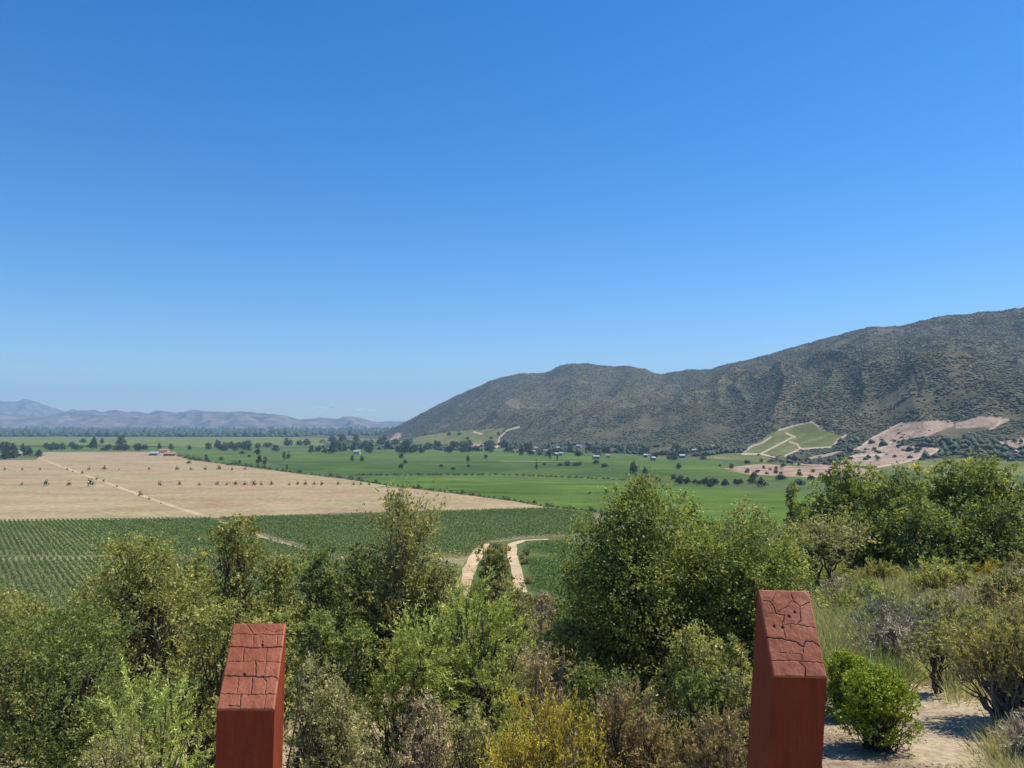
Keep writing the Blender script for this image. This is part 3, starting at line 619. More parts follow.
# filler scrub further down the slope: shared meshes
rng = np.random.default_rng(91); protos = []
for i, (sty, lf) in enumerate([('small', 'olive'), ('small', 'deep'), ('small', 'grey'), ('small', 'olive')]):
    protos.append(plant_meshes(np.random.default_rng(200 + i), 3.2, 2.6, 27, sty, lf, tree=False, nl=8, dens=1.2))
fn = 0
for k in range(330):
    far_ = k >= 240; D = rng.uniform(60, 178) if far_ else rng.uniform(22, 95); px = rng.uniform(425, 600) if far_ else rng.uniform(-120, 760); x = (px - 512) / FPX * D
    zb = GRZ(x, D); s = rng.uniform(.6, 1.25) * (1 if D < 40 else 1.25)
    tx, ty = project(x, D, zb + 2.6 * s)
    lim = 600 if px < 120 else 560 if px < 440 else 628 if px < 560 else 500
    if not far_ and ty < lim + 8: continue
    if not far_ and 505 < px < 565 and ty < 650: continue
    if far_ and (ty < 578 or (D > 150 and rng.random() < .5)): continue
    pr = protos[rng.integers(4)]
    t = thing('shrub', 'low scrub bush on the steep slope, mostly hidden behind the front shrubs', 'shrub', (x, D, zb), rng.random() * 6.28, 'hidden scrub bushes further down the slope')
    t.scale = (s, s, s); obj('foliage', pr[0], t); obj('stems', pr[1], t); fn += 1

for k in range(46):
    D = rng.uniform(195, 300); py_ = 426 + 45 * FPX / D
    if k < 34: a_, b_ = np.interp(py_, [543, 566, 600], [493, 480, 470]) , np.interp(py_, [543, 566, 600], [507, 508, 514])
    else: a_, b_ = np.interp(py_, [543, 566, 600], [519, 522, 528]), np.interp(py_, [543, 566, 600], [524, 529, 540])
    px = rng.uniform(a_, b_); x = (px - 512) / FPX * D; s = rng.uniform(.6, 1.1); pr = protos[rng.integers(4)]
    t = thing('shrub', 'low scrub bush on the green strip beside the forked dirt track', 'shrub', (x, D, GRZ(x, D)), rng.random() * 6.28, 'scrub bushes beside the forked track')
    t.scale = (s, s, s * .75); obj('foliage', pr[0], t); obj('stems', pr[1], t)

# ------------------------------------------------------------------ grass on the right slope, litter
def grass(name, n, region, hmin, hmax, mat, seed, blades=26, tuft=.16, excl=None):
    rng = np.random.default_rng(seed); px = rng.uniform(region[0], region[1], n * 3); D = np.sqrt(rng.uniform(region[2] ** 2, region[3] ** 2, n * 3))
    x = (px - 512) / FPX * D; k = fbm(x * .35 + seed, D * .35, 3) > .42
    if excl is not None: k &= ~excl(x, D, px)
    x = x[k][:n]; D = D[k][:n]; n = len(x); z = ground(x, D) - .02
    hh = rng.uniform(hmin, hmax, n)
    bx = x[:, None] + rng.normal(size=(n, blades)) * tuft * .5; by = D[:, None] + rng.normal(size=(n, blades)) * tuft * .5
    P = np.stack([bx, by, np.repeat(z[:, None], blades, 1)], -1).reshape(-1, 3)
    out = np.stack([bx - x[:, None], by - D[:, None]], -1).reshape(-1, 2) / tuft
    ax = unit(np.concatenate([out * .55 + rng.normal(size=out.shape) * .22, np.ones((len(out), 1))], 1))
    nrm = unit(rng.normal(size=P.shape) * [1, 1, .2]); L = (hh[:, None] * rng.uniform(.5, 1.15, (n, blades))).ravel(); Wd = .006 + .0007 * P[:, 1]
    sd = unit(np.cross(nrm, ax)); Wd = Wd[:, None]
    mid = P + ax * L[:, None] * .55; ax2 = unit(ax + np.concatenate([out * .35, -np.full((len(out), 1), .15)], 1)); tip = mid + ax2 * L[:, None] * .5
    V = np.stack([P - sd * Wd * .5, P + sd * Wd * .5, mid + sd * Wd * .4, mid - sd * Wd * .4, tip], 1).reshape(-1, 3)
    b = np.arange(len(P))[:, None] * 5; F = np.concatenate([b + [0, 1, 2], b + [0, 2, 3], b + [3, 2, 4]], 0)
    tint = np.clip(.5 + .2 * np.repeat(rng.normal(size=n), blades) + .12 * rng.normal(size=len(P)), 0, 1)
    tag(obj(name, mesh_np(name, V, F, [mat], False, [('tint', 'FACE', np.tile(tint, 3))])), kind='stuff')
G_STRAW = leafmat('grass_straw', (.28, .265, .13), (.46, .43, .23), (.66, .62, .40), .35, .6)
G_GREEN = leafmat('grass_green', (.12, .14, .055), (.27, .30, .12), (.48, .50, .24), .35, .5)
sp = [plant_meshes(np.random.default_rng(300 + i), 1.6, 1.1, 20, a_, b_, tree=False, nl=7, dens=1.1) for i, (a_, b_) in enumerate([('wispy', 'fresh'), ('small', 'grey'), ('broom', 'brown'), ('twig', 'lilac'), ('small', 'olive')])]
rng = np.random.default_rng(64); spots = []
while len(spots) < 34:
    D = rng.uniform(14.5, 33); px = rng.uniform(815, 1060)
    if px < 860 and D < 18: continue
    spots.append((px, D))
for i, (px, D) in enumerate(sorted(spots)):
    x = (px - 512) / FPX * D; pr = sp[rng.integers(5)]; s_ = rng.uniform(.55, 1.15)
    t = thing('low_shrub', ordn(i) + ' low shrub from the left scattered over the grassy right slope', 'shrub', (x, D, GRZ(x, D)), rng.random() * 6.28, 'low shrubs on the grassy right slope')
    t.scale = (s_, s_, s_ * rng.uniform(.8, 1.1)); obj('foliage', pr[0], t); obj('stems', pr[1], t)
def clearing(x, D, px): # sandy clearing around the bright bushes
    return (D < 13.2 + 1.5 * np.sin(px * .05)) & (px < 985)
grass('grass', 3600, (800, 1130, 12, 33), .25, .7, G_GREEN, 5, 30, .34, clearing)
grass('grass', 4200, (800, 1130, 12, 34), .25, .7, G_STRAW, 6, 30, .30, clearing)
grass('grass', 1200, (480, 620, 14, 60), .3, .7, G_STRAW, 8, 22, .35)
grass('grass', 240, (985, 1100, 8, 11), .14, .34, G_STRAW, 9, 26, .3)
grass('grass', 1300, (-60, 690, 7, 30), .3, .7, G_STRAW, 10, 18, .4)
rng = np.random.default_rng(33); n = 16000; px = rng.uniform(760, 1060, n); D = rng.uniform(7, 15, n); x = (px - 512) / FPX * D
P = np.stack([x, D, ground(x, D) + .008], -1); ax = unit(rng.normal(size=(n, 3)) * [1, 1, .15]); nm_ = unit(rng.normal(size=(n, 3)) * .35 + [0, 0, 1])
keep = fbm(x * 1.2, D * 1.2, 2) > .5; P, ax, nm_ = P[keep], ax[keep], nm_[keep]; Ls = rng.uniform(.02, .06, len(P))
V, F = quads(P, ax, nm_, Ls, Ls * .45)
tag(obj('leaf_litter', mesh_np('leaf_litter', V, F, [LM['dry']], False, [('tint', 'FACE', rng.random(len(F)) * .6)])), kind='stuff')

# ------------------------------------------------------------------ near vineyard rows
vang = math.atan((-45 - 512) / FPX); dv = np.array([math.sin(vang), math.cos(vang)]); pv = np.array([dv[1], -dv[0]]); SP = 1.72
VP = [on(px, py)[:2] for px, py in [(-460, 525.2), (0, 522.6), (210, 519.6), (548, 509.5), (592, 513.5), (598, 530), (575, 536), (520, 538.5), (492, 542.5), (475, 550), (464, 565), (456, 585), (450, 608), (-460, 612)]]
VP2 = [on(px, py)[:2] for px, py in [(526, 546), (556, 543), (610, 548), (640, 575), (640, 602), (534, 602), (531, 580)]]
lane1 = [tuple(on(205, 516)[:2]), tuple(on(262, 538)[:2]), tuple(on(302, 549)[:2])]
LM_V = leafmat('vine_leaves', (.046, .092, .012), (.095, .178, .020), (.175, .255, .036), .3, .5, .05)
ROWS = []; vp = np.array(VP); ks = np.concatenate([vp, np.array(VP2)]) @ pv; rows = 0
rng = np.random.default_rng(3)
for k in range(int(math.floor(ks.min() / SP)), int(math.ceil(ks.max() / SP))):
    off = k * SP; s = np.arange(-100, 900, .085) ; s = s + rng.normal(size=len(s)) * .1
    q = s[:, None] * dv + off * pv
    m = (inpoly(q[:, 0], q[:, 1], VP) | inpoly(q[:, 0], q[:, 1], VP2)) & (np.abs(q[:, 1] - 271.5) > 2.6) & (dline(q[:, 0], q[:, 1], lane1) > 2.2)
    if m.sum() < 60: continue
    s_all = s[m]; q_all = q[m]; cuts = np.where(np.diff(s_all) > .7)[0] + 1
    for s, q in zip(np.split(s_all, cuts), np.split(q_all, cuts)):
        nq = len(s)
        if nq < 230: continue
        org = np.array([*q[0], 0.]); org[2] = GRZ(org[0], org[1]); zz = ground(q[:, 0], q[:, 1]) - org[2]
        wd = .22 + .05 * np.sin(s * .7 + k); hz = .35 + 1.15 * rng.random(nq) ** .8 + .12 * np.sin(s * 1.9 + 2 * k)
        la = rng.normal(size=nq) * wd
        P = np.stack([q[:, 0] - org[0] + pv[0] * la, q[:, 1] - org[1] + pv[1] * la, hz + zz], -1)
        ax = unit(rng.normal(size=(nq, 3)) + [0, 0, .4]); nm_ = unit(rng.normal(size=(nq, 3)) + [0, 0, 1.0]); Ls = rng.uniform(.30, .56, nq)
        P -= ax * Ls[:, None] * .5
        V, F = quads(P, ax, nm_, Ls, Ls * .8)
        ROWS.append((org, V, F, np.clip(.45 + .16 * rng.normal(size=nq) + .10 * np.sin(s * .05 + k), 0, 1), nq / max(np.mean(q[:, 1]) ** 1.5, 1)))
ROWS.sort(key=lambda w_: -w_[4]); rest = ROWS[300:]
for org, V, F, tn, _q in ROWS[:300]:
    o = obj('vine_row', mesh_np('vine_row', V, F, [LM_V], False, [('tint', 'FACE', tn)]), None, (org[0], org[1], org[2] + .1)); rows += 1
    tag(o, 'one long trellised row of green vines in the vineyard below the dry field', 'vine row', 'vine rows of the near vineyard')
if rest:
    Vr = np.concatenate([V + org + [0, 0, .1] for org, V, F, tn, _q in rest]); nf = len(Vr) // 4
    tag(obj('vines', mesh_np('vines', Vr, np.arange(nf * 4).reshape(-1, 4), [LM_V], False, [('tint', 'FACE', np.concatenate([w_[3] for w_ in rest]))])), kind='stuff')
print('vine rows', rows)

# ------------------------------------------------------------------ distant trees
M_FT = leafmat('far_leaves', (.026, .050, .018), (.058, .088, .030), (.11, .14, .05), .15, .7, .3)
M_FT2 = leafmat('far_leaves_olive', (.045, .055, .020), (.10, .11, .04), (.17, .17, .065), .15, .7, .3)
def far_proto(seed, W, H, n, mat, cb=.12, leaf=.9, nl=6):
    rng = np.random.default_rng(seed); lo = make_lobes(rng, W, H, cb, nl)
    st = dict(sl=.07, up=.2, wild=.5, spread=.3, asp=.75, fwd=.3, flat=.8, shell=.8, nper=6, gapn=4, tip=.1)
    return crown('crown', rng, lo, n, leaf, st, mat), tubes('trunk', [branch(rng, (0, 0, -1), (0, 0, H * .6), W * .04, W * .015, 5, .02, 0)], BARK, 5)
FT = [far_proto(i, 10, 10, 1000, [M_FT, M_FT, M_FT2, M_FT][i], cb=.03, leaf=1.2) for i in range(4)]
FP = [far_proto(20 + i, 3.4, 12, 420, M_FT, cb=.04, leaf=.85, nl=7) for i in range(2)]
FS = [far_proto(30 + i, 4, 2.7, 240, [M_FT2, M_FT][i], cb=.0, leaf=.55) for i in range(2)]
TN = 0
def far_tree(px, base, hp, wp, kind='tree', label=None, group=None, name=None, cat='tree', two=True):
    global TN
    p = hit(px, base); D = p[1]; H = hp / FPX * D; W = wp / FPX * D; TN += 1
    pr = {'tree': FT, 'poplar': FP, 'shrub': FS}[kind]; pr = pr[TN % len(pr)]
    h0 = {'tree': 10, 'poplar': 12, 'shrub': 2.7}[kind]; w0 = {'tree': 10, 'poplar': 3.4, 'shrub': 4}[kind]
    if kind == 'shrub' and not two:
        t = obj(name or 'field_shrub', pr[0], None, tuple(p)); tag(t, label, cat, group)
    else:
        t = thing(name or {'tree': 'valley_tree', 'poplar': 'poplar', 'shrub': 'shrub'}[kind], label, cat, tuple(p), 0, group)
        obj('crown', pr[0], t); obj('trunk', pr[1], t)
    t.rotation_euler[2] = (TN * 2.4) % 6.28; t.scale = (W / w0, W / w0, H / h0)
    return t
# two rows of small shrubs in the dry field
rowA = [(5, 3), (22, 3), (40, 2.5), (89, 3.5), (104, 4.5), (119, 2), (149, 3), (177, 4.5), (191, 3), (205, 4), (219, 4.8), (232, 3), (245, 3)]
for i, (px, s) in enumerate(rowA):
    far_tree(px, 470.3, s * .95, s, 'shrub', f'{ordn(i)} shrub from the left, far row in the dry field', 'far row of shrubs in the dry field', cat='shrub', two=False)
rowB = [(22, 3, 485.5), (46, 5.5, 486), (69, 5, 486), (91, 7, 486.5), (159.5, 4.5, 486), (179.5, 4, 485.5), (199, 3, 485.5), (217, 4, 485.5), (227, 3, 485.5), (235.5, 4.2, 485.5), (245, 3.8, 485.5), (254, 5, 486),
        (261, 3.4, 485.5), (271.5, 4, 485.5), (289, 3, 485.5), (297.5, 3.6, 485.5), (305.5, 4.4, 485.5), (314, 3.4, 485.5), (322, 4.2, 485.5), (338, 3.6, 485.5), (353.5, 3.4, 485.5), (361, 3, 485.5), (369, 3.4, 485.5)]
for i, (px, s, b) in enumerate(rowB):
    far_tree(px, b, s * 1.05, s, 'shrub', f'{ordn(i)} shrub from the left, near row in the dry field', 'near row of shrubs in the dry field', cat='shrub', two=False)
for i, (px, b, s) in enumerate([(67, 470.5, 2.5), (73, 472, 2), (82, 474.3, 3.2), (97, 480, 3.2), (103.5, 482.4, 3), (117, 487.3, 2.6), (140.5, 496.5, 5), (149, 500, 3), (161, 504.5, 2)]):
    far_tree(px, b, s, s, 'shrub', f'{ordn(i)} small shrub from the far end of the pale track', 'shrubs beside the pale track', cat='shrub', two=False)
# hedge along the dry field's far edge, and hedge between the fields
rng = np.random.default_rng(12)
EDGE = [(176, 455.5), (190, 459.5), (230, 464.5), (256, 467.5), (300, 473.5), (345, 478.5), (390, 485.5), (450, 492.5), (512, 500.5), (552, 507), (600, 513), (622, 516)]
ex, ey = tab(EDGE); xs = np.cumsum(rng.uniform(2.6, 7.0, 96)) + 176; xs = xs[xs < 620]
for i, px in enumerate(xs):
    s = rng.uniform(2.2, 6) * (1 if px < 540 else 1.1)
    far_tree(px, np.interp(px, ex, ey) + .4, s * .75, s * 1.25, 'shrub', f'{ordn(i)} bush from the left in the hedge beyond the dry field', 'hedge bushes along the dry field', 'hedge_bush', 'bush', two=False)
xs = np.cumsum(rng.uniform(3, 7.5, 64)) + 352; xs = xs[xs < 628]
for i, px in enumerate(xs):
    s = rng.uniform(3.2, 6)
    far_tree(px, np.interp(px, [352, 510, 630], [475.6, 475.4, 480.5]), s * .42, s, 'shrub', f'{ordn(i)} bush from the left in the hedge between green fields', 'low hedge between the green fields', 'hedge_bush', 'bush', two=False)
MT = [ # px, base, height, width, kind, label
 (93, 449.5, 12, 9, 'tree', 'dark tree left of the roofless sheds beyond the dry field'), (121, 448, 12, 10, 'tree', 'tall round dark tree standing alone beyond the dry field'),
 (83, 443, 5, 7, 'tree', 'small tree left of the pale yard beyond the dry field'), (102, 444, 6, 4, 'tree', 'slim tree between the two dark trees beyond the dry field'),
 (159.5, 450, 7, 4, 'tree', 'tree right behind the farmhouse ruin'), (171, 450, 6, 5, 'tree', 'tree just right of the farmhouse ruin'), (189.5, 450, 5, 4, 'tree', 'small tree between the farmhouse and the grove'),
 (258, 456, 9, 4, 'tree', 'left of the dark trees on the near side of the green field'), (264.5, 468, 12, 4.5, 'poplar', 'tallest dark tree at the edge of the dry field near its bend'), (259, 464, 8, 6, 'tree', 'bushy dark tree beside the tallest one at the edge of the dry field'),
 (284, 461, 10, 4, 'poplar', 'left of the pair of narrow trees in the green field'), (289, 459, 8, 4, 'poplar', 'right of the pair of narrow trees in the green field'), (287, 471, 7, 2, 'poplar', 'thin tree below the pair of narrow trees'),
 (276, 452, 7, 8, 'tree', 'round tree above the pair of narrow trees'), (288, 446, 8, 9, 'tree', 'big rounded dark tree near the far wood'), (299, 446, 6, 6, 'tree', 'left of the two dark trees right of the big rounded one'), (306.5, 446, 7, 8, 'tree', 'right of the two dark trees right of the big rounded one'),
 (311, 453.5, 8, 6, 'tree', 'tree at the left end of the long tree line'), (318, 452, 6, 6, 'tree', 'second tree of the long tree line from the left'), (258, 448, 5, 6, 'tree', 'dark bushy tree left of the field hedge'), (268, 447.5, 5, 10, 'tree', 'broad low tree on the far side of the green field'),
 (352.5, 461.5, 6, 4, 'tree', 'left of the two field trees below the cream house'), (362, 461.5, 6, 4, 'tree', 'right of the two field trees below the cream house'), (401, 469, 6, 5, 'tree', 'dark round tree alone in the green field, nearest of three'), (405, 464, 4.5, 4, 'tree', 'middle of the three field trees'), (401, 458.5, 5, 5.5, 'tree', 'farthest of the three field trees'),
 (468, 462, 7, 3.5, 'tree', 'upright tree alone in the green field'), (486, 458.5, 4.5, 4, 'tree', 'small tree close to the village'), (453, 470, 3, 4.5, 'tree', 'low tree right of the three field trees'), (441.5, 467, 2.6, 4, 'tree', 'very low tree between field trees'), (468.5, 467, 2.6, 4, 'tree', 'low tree under the upright one'),
 (550, 459.5, 10.5, 2.8, 'poplar', 'dark column-like poplar in front of the village'), (557.5, 461.5, 8, 2.2, 'poplar', 'shorter poplar right of the dark column-like one'), (536.3, 470, 10.5, 2.6, 'poplar', 'column-like poplar alone in the green field'),
 (633.5, 474, 13, 8, 'tree', 'large dark tree alone left above the big central tree'), (679, 469, 6, 6.5, 'tree', 'round tree on the green field right of the large dark one'), (596, 464.3, 4.5, 6.5, 'tree', 'round bush tree right of the dark clump'), (605, 467.5, 4, 7.5, 'tree', 'wider bush tree right of the dark clump'), (645, 474, 7, 5, 'tree', 'pale green tree right of the large dark one'),
 (544, 465.5, 3, 4, 'tree', 'low tree between the poplars'), (720, 467, 3, 3, 'tree', 'tiny tree on the green slope below the hill vineyard'), (731, 469, 5, 5, 'tree', 'tree at the left corner of the pink cleared lots'), (782, 470, 9, 4, 'poplar', 'dark narrow tree amid the pink cleared lots'), (776, 474, 5, 5, 'tree', 'round tree amid the pink cleared lots'),
 (657, 483, 6, 8, 'tree', 'dark tree left of the biggest clump behind the central tree'), (674, 480, 5, 6, 'tree', 'left tree of the dark clump behind the central tree'), (680, 484, 9, 11, 'tree', 'biggest tree of the dark clump behind the central tree'), (687, 484, 7, 8, 'tree', 'right tree of the dark clump behind the central tree'),
 (762, 487, 9, 10, 'tree', 'blue-green round tree left of the right-hand tree line'), (752, 484, 6, 11, 'tree', 'light green spreading tree beside the blue-green one'), (800, 485, 6, 12, 'tree', 'light green wide tree below the pink lots'), (790, 495, 9, 8, 'tree', 'dark tree peeking above the round grey-green one'), (753, 478, 6, 6, 'tree', 'dark tree at the left end of the row under the pink lots'),
]
for (px, b, h, w_, kd, lb) in MT: far_tree(px, b, h, w_, kd, lb, None)
def grove(n, region, hr, wr, label, group, seed, kind='tree'):
    rng = np.random.default_rng(seed)
    pts = sorted([(rng.uniform(region[0], region[1]), rng.random()) for i in range(n)])
    for i, (px, q) in enumerate(pts):
        b = region[2] + (region[3] - region[2]) * q + (region[4] * (px - region[0]) / (region[1] - region[0]) if len(region) > 4 else 0)
        far_tree(px, b, rng.uniform(*hr), rng.uniform(*wr), kind, label.format(ordn(i)), group)
grove(24, (-30, 41, 452, 459.3), (6, 11), (6, 10), '{} tree from the left in the grove around the white roof', 'grove around the white roof', 1)
grove(14, (38, 80, 447, 451), (4, 6), (5, 8), '{} tree from the left in the low row beside the grove', 'low tree row beyond the dry field', 2)
grove(14, (104, 150, 449, 451), (4, 6), (5, 8), '{} tree from the left in the tree row before the farmhouse', 'tree row left of the farmhouse', 3)
grove(15, (200, 250, 447.5, 451.5), (5, 9), (5, 8), '{} tree from the left in the dark grove right of the farmhouse', 'grove right of the farmhouse', 4)
grove(10, (178, 262, 452, 466), (2, 4), (3, 6), '{} bush tree from the left in the green wedge', 'bush trees in the green wedge', 41)
grove(44, (322, 530, 447, 453.5), (5, 9), (6, 10), '{} tree from the left in the line at the hill foot', 'long tree line at the hill foot', 5)
grove(14, (325, 400, 440, 448), (4, 8), (6, 9), '{} tree from the left in the wood behind the cream house', 'wood behind the cream house', 51)
grove(8, (415, 500, 435, 444), (2, 4), (3, 5), '{} tree from the left on the green slope at the foot of the hill', 'trees on the green slope', 52)
grove(46, (520, 706, 447, 456, 5), (3.5, 8), (4, 9), '{} tree from the left among the village houses under the hill', 'trees among the village houses', 6)
grove(6, (560, 585, 464.3, 466.3), (2.4, 4), (5, 8), '{} tree from the left in the flat dark clump right of the poplars', 'flat dark clump in the field', 7)
grove(16, (694, 745, 483, 487), (4, 7), (5, 9), '{} tree from the left in the row behind the central tree', 'tree row behind the central tree', 8)
grove(14, (752, 850, 476, 481), (4, 7), (6, 9), '{} tree from the left in the dark row under the pink lots', 'dark tree row under the pink lots', 9)
grove(26, (730, 850, 460, 475), (1.8, 4), (2.5, 5), '{} little tree from the left on the pink cleared lots', 'little trees on the pink lots', 10)
grove(22, (850, 1040, 438, 462), (2, 4.5), (3, 6), '{} tree from the left between the bare terraces on the right hill', 'trees between the bare terraces', 11)
print('valley trees', TN)

# masses far away: woodland and hill scrub (nobody could count them)
def blobs(name, P, rad, hk, mat, seed):
    rng = np.random.default_rng(seed); n = len(P)
    base = np.array([[1, 0, 0], [.31, .95, 0], [-.81, .59, 0], [-.81, -.59, 0], [.31, -.95, 0], [.1, 0, 1]], float); base[:5, 2] = .25
    low = base[:5] * [.7, .7, 0]; B = np.concatenate([base, low])   # 11 verts
    T_ = [(0, 1, 5), (1, 2, 5), (2, 3, 5), (3, 4, 5), (4, 0, 5)] + [t for i in range(5) for t in ((6 + i, 6 + (i + 1) % 5, (i + 1) % 5), (6 + i, (i + 1) % 5, i))]
    V = B[None] * (1 + rng.normal(size=(n, 11, 3)) * .22); a = rng.random(n) * 6.28; c, s = np.cos(a)[:, None], np.sin(a)[:, None]
    V = np.stack([V[..., 0] * c - V[..., 1] * s, V[..., 0] * s + V[..., 1] * c, V[..., 2]], -1)
    V = V * np.stack([rad, rad, rad * hk], -1)[:, None] + P[:, None]
    F = (np.array(T_)[None] + (np.arange(n) * 11)[:, None, None]).reshape(-1, 3)
    tint = np.repeat(np.clip(.5 + .2 * rng.normal(size=n), 0, 1), len(T_))
    return tag(obj(name, mesh_np(name, V.reshape(-1, 3), F, [mat], False, [('tint', 'FACE', tint)])), kind='stuff')
rng = np.random.default_rng(77)
bands = [3350, 3500, 3800, 4200, 4700, 5300, 6000, 6700]; Ps = []
for D in bands:
    n = 900; px = rng.uniform(-400, 460, n); y = D + rng.normal(size=n) * 35 + rng.uniform(0, 300, n) * (rng.random(n) < .5); x = (px - 512) / FPX * y
    k = (fbm(x / 400, y / 90 + D, 2) > (.40 if D > 3400 else .36)); Ps.append(np.stack([x[k], y[k], ground(x[k], y[k]) - 1], -1))
P = np.concatenate(Ps); Rd = rng.uniform(10, 19, len(P)); Hk = rng.uniform(1.0, 1.9, len(P))
n = 2600; a = rng.uniform(320, 745, n); b = np.interp(a, [320, 400, 520, 600, 745], [443, 444, 446, 447, 452]) + rng.uniform(-2.5, 6, n)
a2 = rng.uniform(835, 1060, 300); b2 = rng.uniform(440, 462, 300); a3 = rng.uniform(725, 850, 50); b3 = rng.uniform(458, 466, 50)
a = np.concatenate([a, a2, a3]); b = np.concatenate([b, b2, b3]); Q = np.array([hit(p_, q_) for p_, q_ in zip(a, b)]); kk = (fbm(Q[:, 0] / 60, Q[:, 1] / 60, 2) > .41) | (a > 745)
gq, _, tq_ = cover_masks(a, b, np.ones(len(a), bool)); kk &= (gq < .5) & (tq_ < .4) & ((_ < .5) | (rng.random(len(a)) < .15))
Q = Q[kk] - [0, 0, .5]; P = np.concatenate([P, Q]); Rd = np.concatenate([Rd, rng.uniform(2.2, 5.5, len(Q))]); Hk = np.concatenate([Hk, rng.uniform(.9, 1.7, len(Q))])
blobs('woodland', P, Rd, Hk, leafmat('woodland_leaves', (.018, .032, .014), (.036, .055, .022), (.07, .09, .035), 0, .8, 0), 3)
# hill scrub
M_SC = leafmat('hill_scrub', (.048, .054, .024), (.080, .086, .040), (.128, .126, .066), 0.0, .9, 0)
n = 240000; a = rng.uniform(365, 1120, n); tq = rng.random(n) ** .85 * 1.04
y = np.interp(a, bx_, by_) + tq * (np.interp(a, rx_, ry_) - np.interp(a, bx_, by_)); x = (a - 512) / FPX * y; h, _, _ = hill(x, y)
ppx, ppy = project(x, y, h); g, s_, k_ = cover_masks(ppx, ppy, tq < .8)
dn = fbm(x / 60, y / 60, 3) + .35 * (fbm(x / 260 + 5, y / 260, 2) - .5)
keep = (g < .5) & ((s_ < .5) | (rng.random(n) < .05)) & (k_ < .3) & (dn > .20 + .26 * rng.random(n)) & (h > .5)
P = np.stack([x, y, h - .4], -1)[keep]; blobs('hill_scrub', P, 1.0 + 2.3 * rng.random(len(P)) ** 2, rng.uniform(.35, .8, len(P)), M_SC, 4)
print('scrub', len(P))
n = 9000; a = rng.uniform(700, 1100, n); tq = rng.uniform(.12, 1.0, n); y = np.interp(a, bx_, by_) + tq * (np.interp(a, rx_, ry_) - np.interp(a, bx_, by_)); x = (a - 512) / FPX * y; h, _, _ = hill(x, y)
k = (fbm(x / 70 + 40, y / 70, 3) > .585) & (cover_masks(*project(x, y, h), tq < .8)[0] < .5)
blobs('rocks', np.stack([x, y, h - .3], -1)[k], .6 + 1.6 * rng.random(k.sum()) ** 2, rng.uniform(.5, 1.0, k.sum()), plain('pale_rock', (.46, .41, .35), .9, (.34, .30, .25), .1), 6)

# ------------------------------------------------------------------ houses
M_WALLS = {'white': plain('lime_wall', (.30, .28, .24), .8), 'cream': plain('cream_wall', (.60, .50, .34), .8), 'brick': plain('brick_wall', (.36, .20, .13), .9, (.28, .16, .1))}
M_ROOFS = {'white': plain('white_sheet_roof', (.34, .33, .31), .5), 'red': plain('clay_tile_roof', (.42, .20, .12), .8), 'grey': plain('grey_sheet_roof', (.40, .40, .41), .5)}
M_GLASS = plain('dark_window', (.03, .035, .04), .2)
def box(bm, c, s):
    import bmesh
    from mathutils import Matrix, Vector
    bmesh.ops.create_cube(bm, size=1, matrix=Matrix.Translation(Vector(c)) @ Matrix.Diagonal((*s, 1)))
def house(px, base, wpx, hm, wall, roof, label, rz=0., dm=7, name='house', group='houses in the valley'):
    import bmesh
    p = hit(px, base); W = wpx / FPX * p[1]; t = thing(name, label, 'house' if name == 'house' else 'shed', (p[0], p[1], p[2] - .1), rz, group)
    bm = bmesh.new(); box(bm, (0, 0, hm / 2), (W, dm, hm)); me = bpy.data.meshes.new('wall'); bm.to_mesh(me); bm.free(); me.materials.append(M_WALLS[wall]); obj('wall', me, t)
    e = .5; rh = dm * .28
    V = [(-W/2-e, -dm/2-e, hm+.02), (W/2+e, -dm/2-e, hm+.02), (W/2+e, dm/2+e, hm+.02), (-W/2-e, dm/2+e, hm+.02), (-W/2-e, 0, hm+rh), (W/2+e, 0, hm+rh)]
    bm = bmesh.new(); v = [bm.verts.new(q) for q in V]
    for f in ((0, 1, 5, 4), (2, 3, 4, 5), (1, 2, 5), (3, 0, 4), (3, 2, 1, 0)): bm.faces.new([v[i] for i in f])
    me = bpy.data.meshes.new('roof'); bm.to_mesh(me); bm.free(); me.materials.append(M_ROOFS[roof]); obj('roof', me, t)
    nw = max(int(W / 3.5), 2)
    for i in range(nw):
        bm = bmesh.new(); xx = -W / 2 + W * (i + .5) / nw; dd = i == nw // 2
        box(bm, (xx, -dm / 2 - .01, 1.05 if dd else hm * .55), (1.0 if dd else 1.2, .1, 2.1 if dd else 1.1)); nm = 'door' if dd else 'window'
        me = bpy.data.meshes.new(nm); bm.to_mesh(me); bm.free(); me.materials.append(M_GLASS); obj(nm, me, t)
    return t
house(17, 456, 11, 4, 'white', 'white', 'white-roofed barn inside the dark grove at the left edge', .25, 16, 'barn', None)
house(26, 454, 7, 4.5, 'white', 'white', 'smaller pale-roofed shed right behind the white-roofed barn', .1, 12, 'shed', None)
house(154.5, 455.5, 8, 3.5, 'white', 'grey', 'grey-roofed wing at the left of the farmhouse beyond the dry field', 0, 9)
house(170, 456, 11, 3.5, 'brick', 'red', 'red-tiled low farmhouse at the far edge of the dry field', .1, 9)
house(164, 453, 9, 4.5, 'cream', 'red', 'taller cream farm building behind the red-tiled farmhouse', 0, 9)
house(357, 454, 6, 4, 'cream', 'white', 'cream house with white roof left in the long tree line', 0, 9)
for i, (px, b) in enumerate([(212, 436.5), (225, 436.5), (236, 436.3), (241, 436.4), (244.5, 436.5)]):
    house(px, b, 3.0, 6, 'white', 'white', f'{ordn(i)} white building from the left in front of the far wood', 0, 14, 'house', 'white buildings before the far wood')
for i, (px, b) in enumerate([(4, 434.6), (14, 434.6)]):
    house(px, b, 7, 5, 'white', 'white', ['left', 'right'][i] + ' white shed before the far wood at the left edge', 0, 16, 'shed', 'white sheds before the far wood')
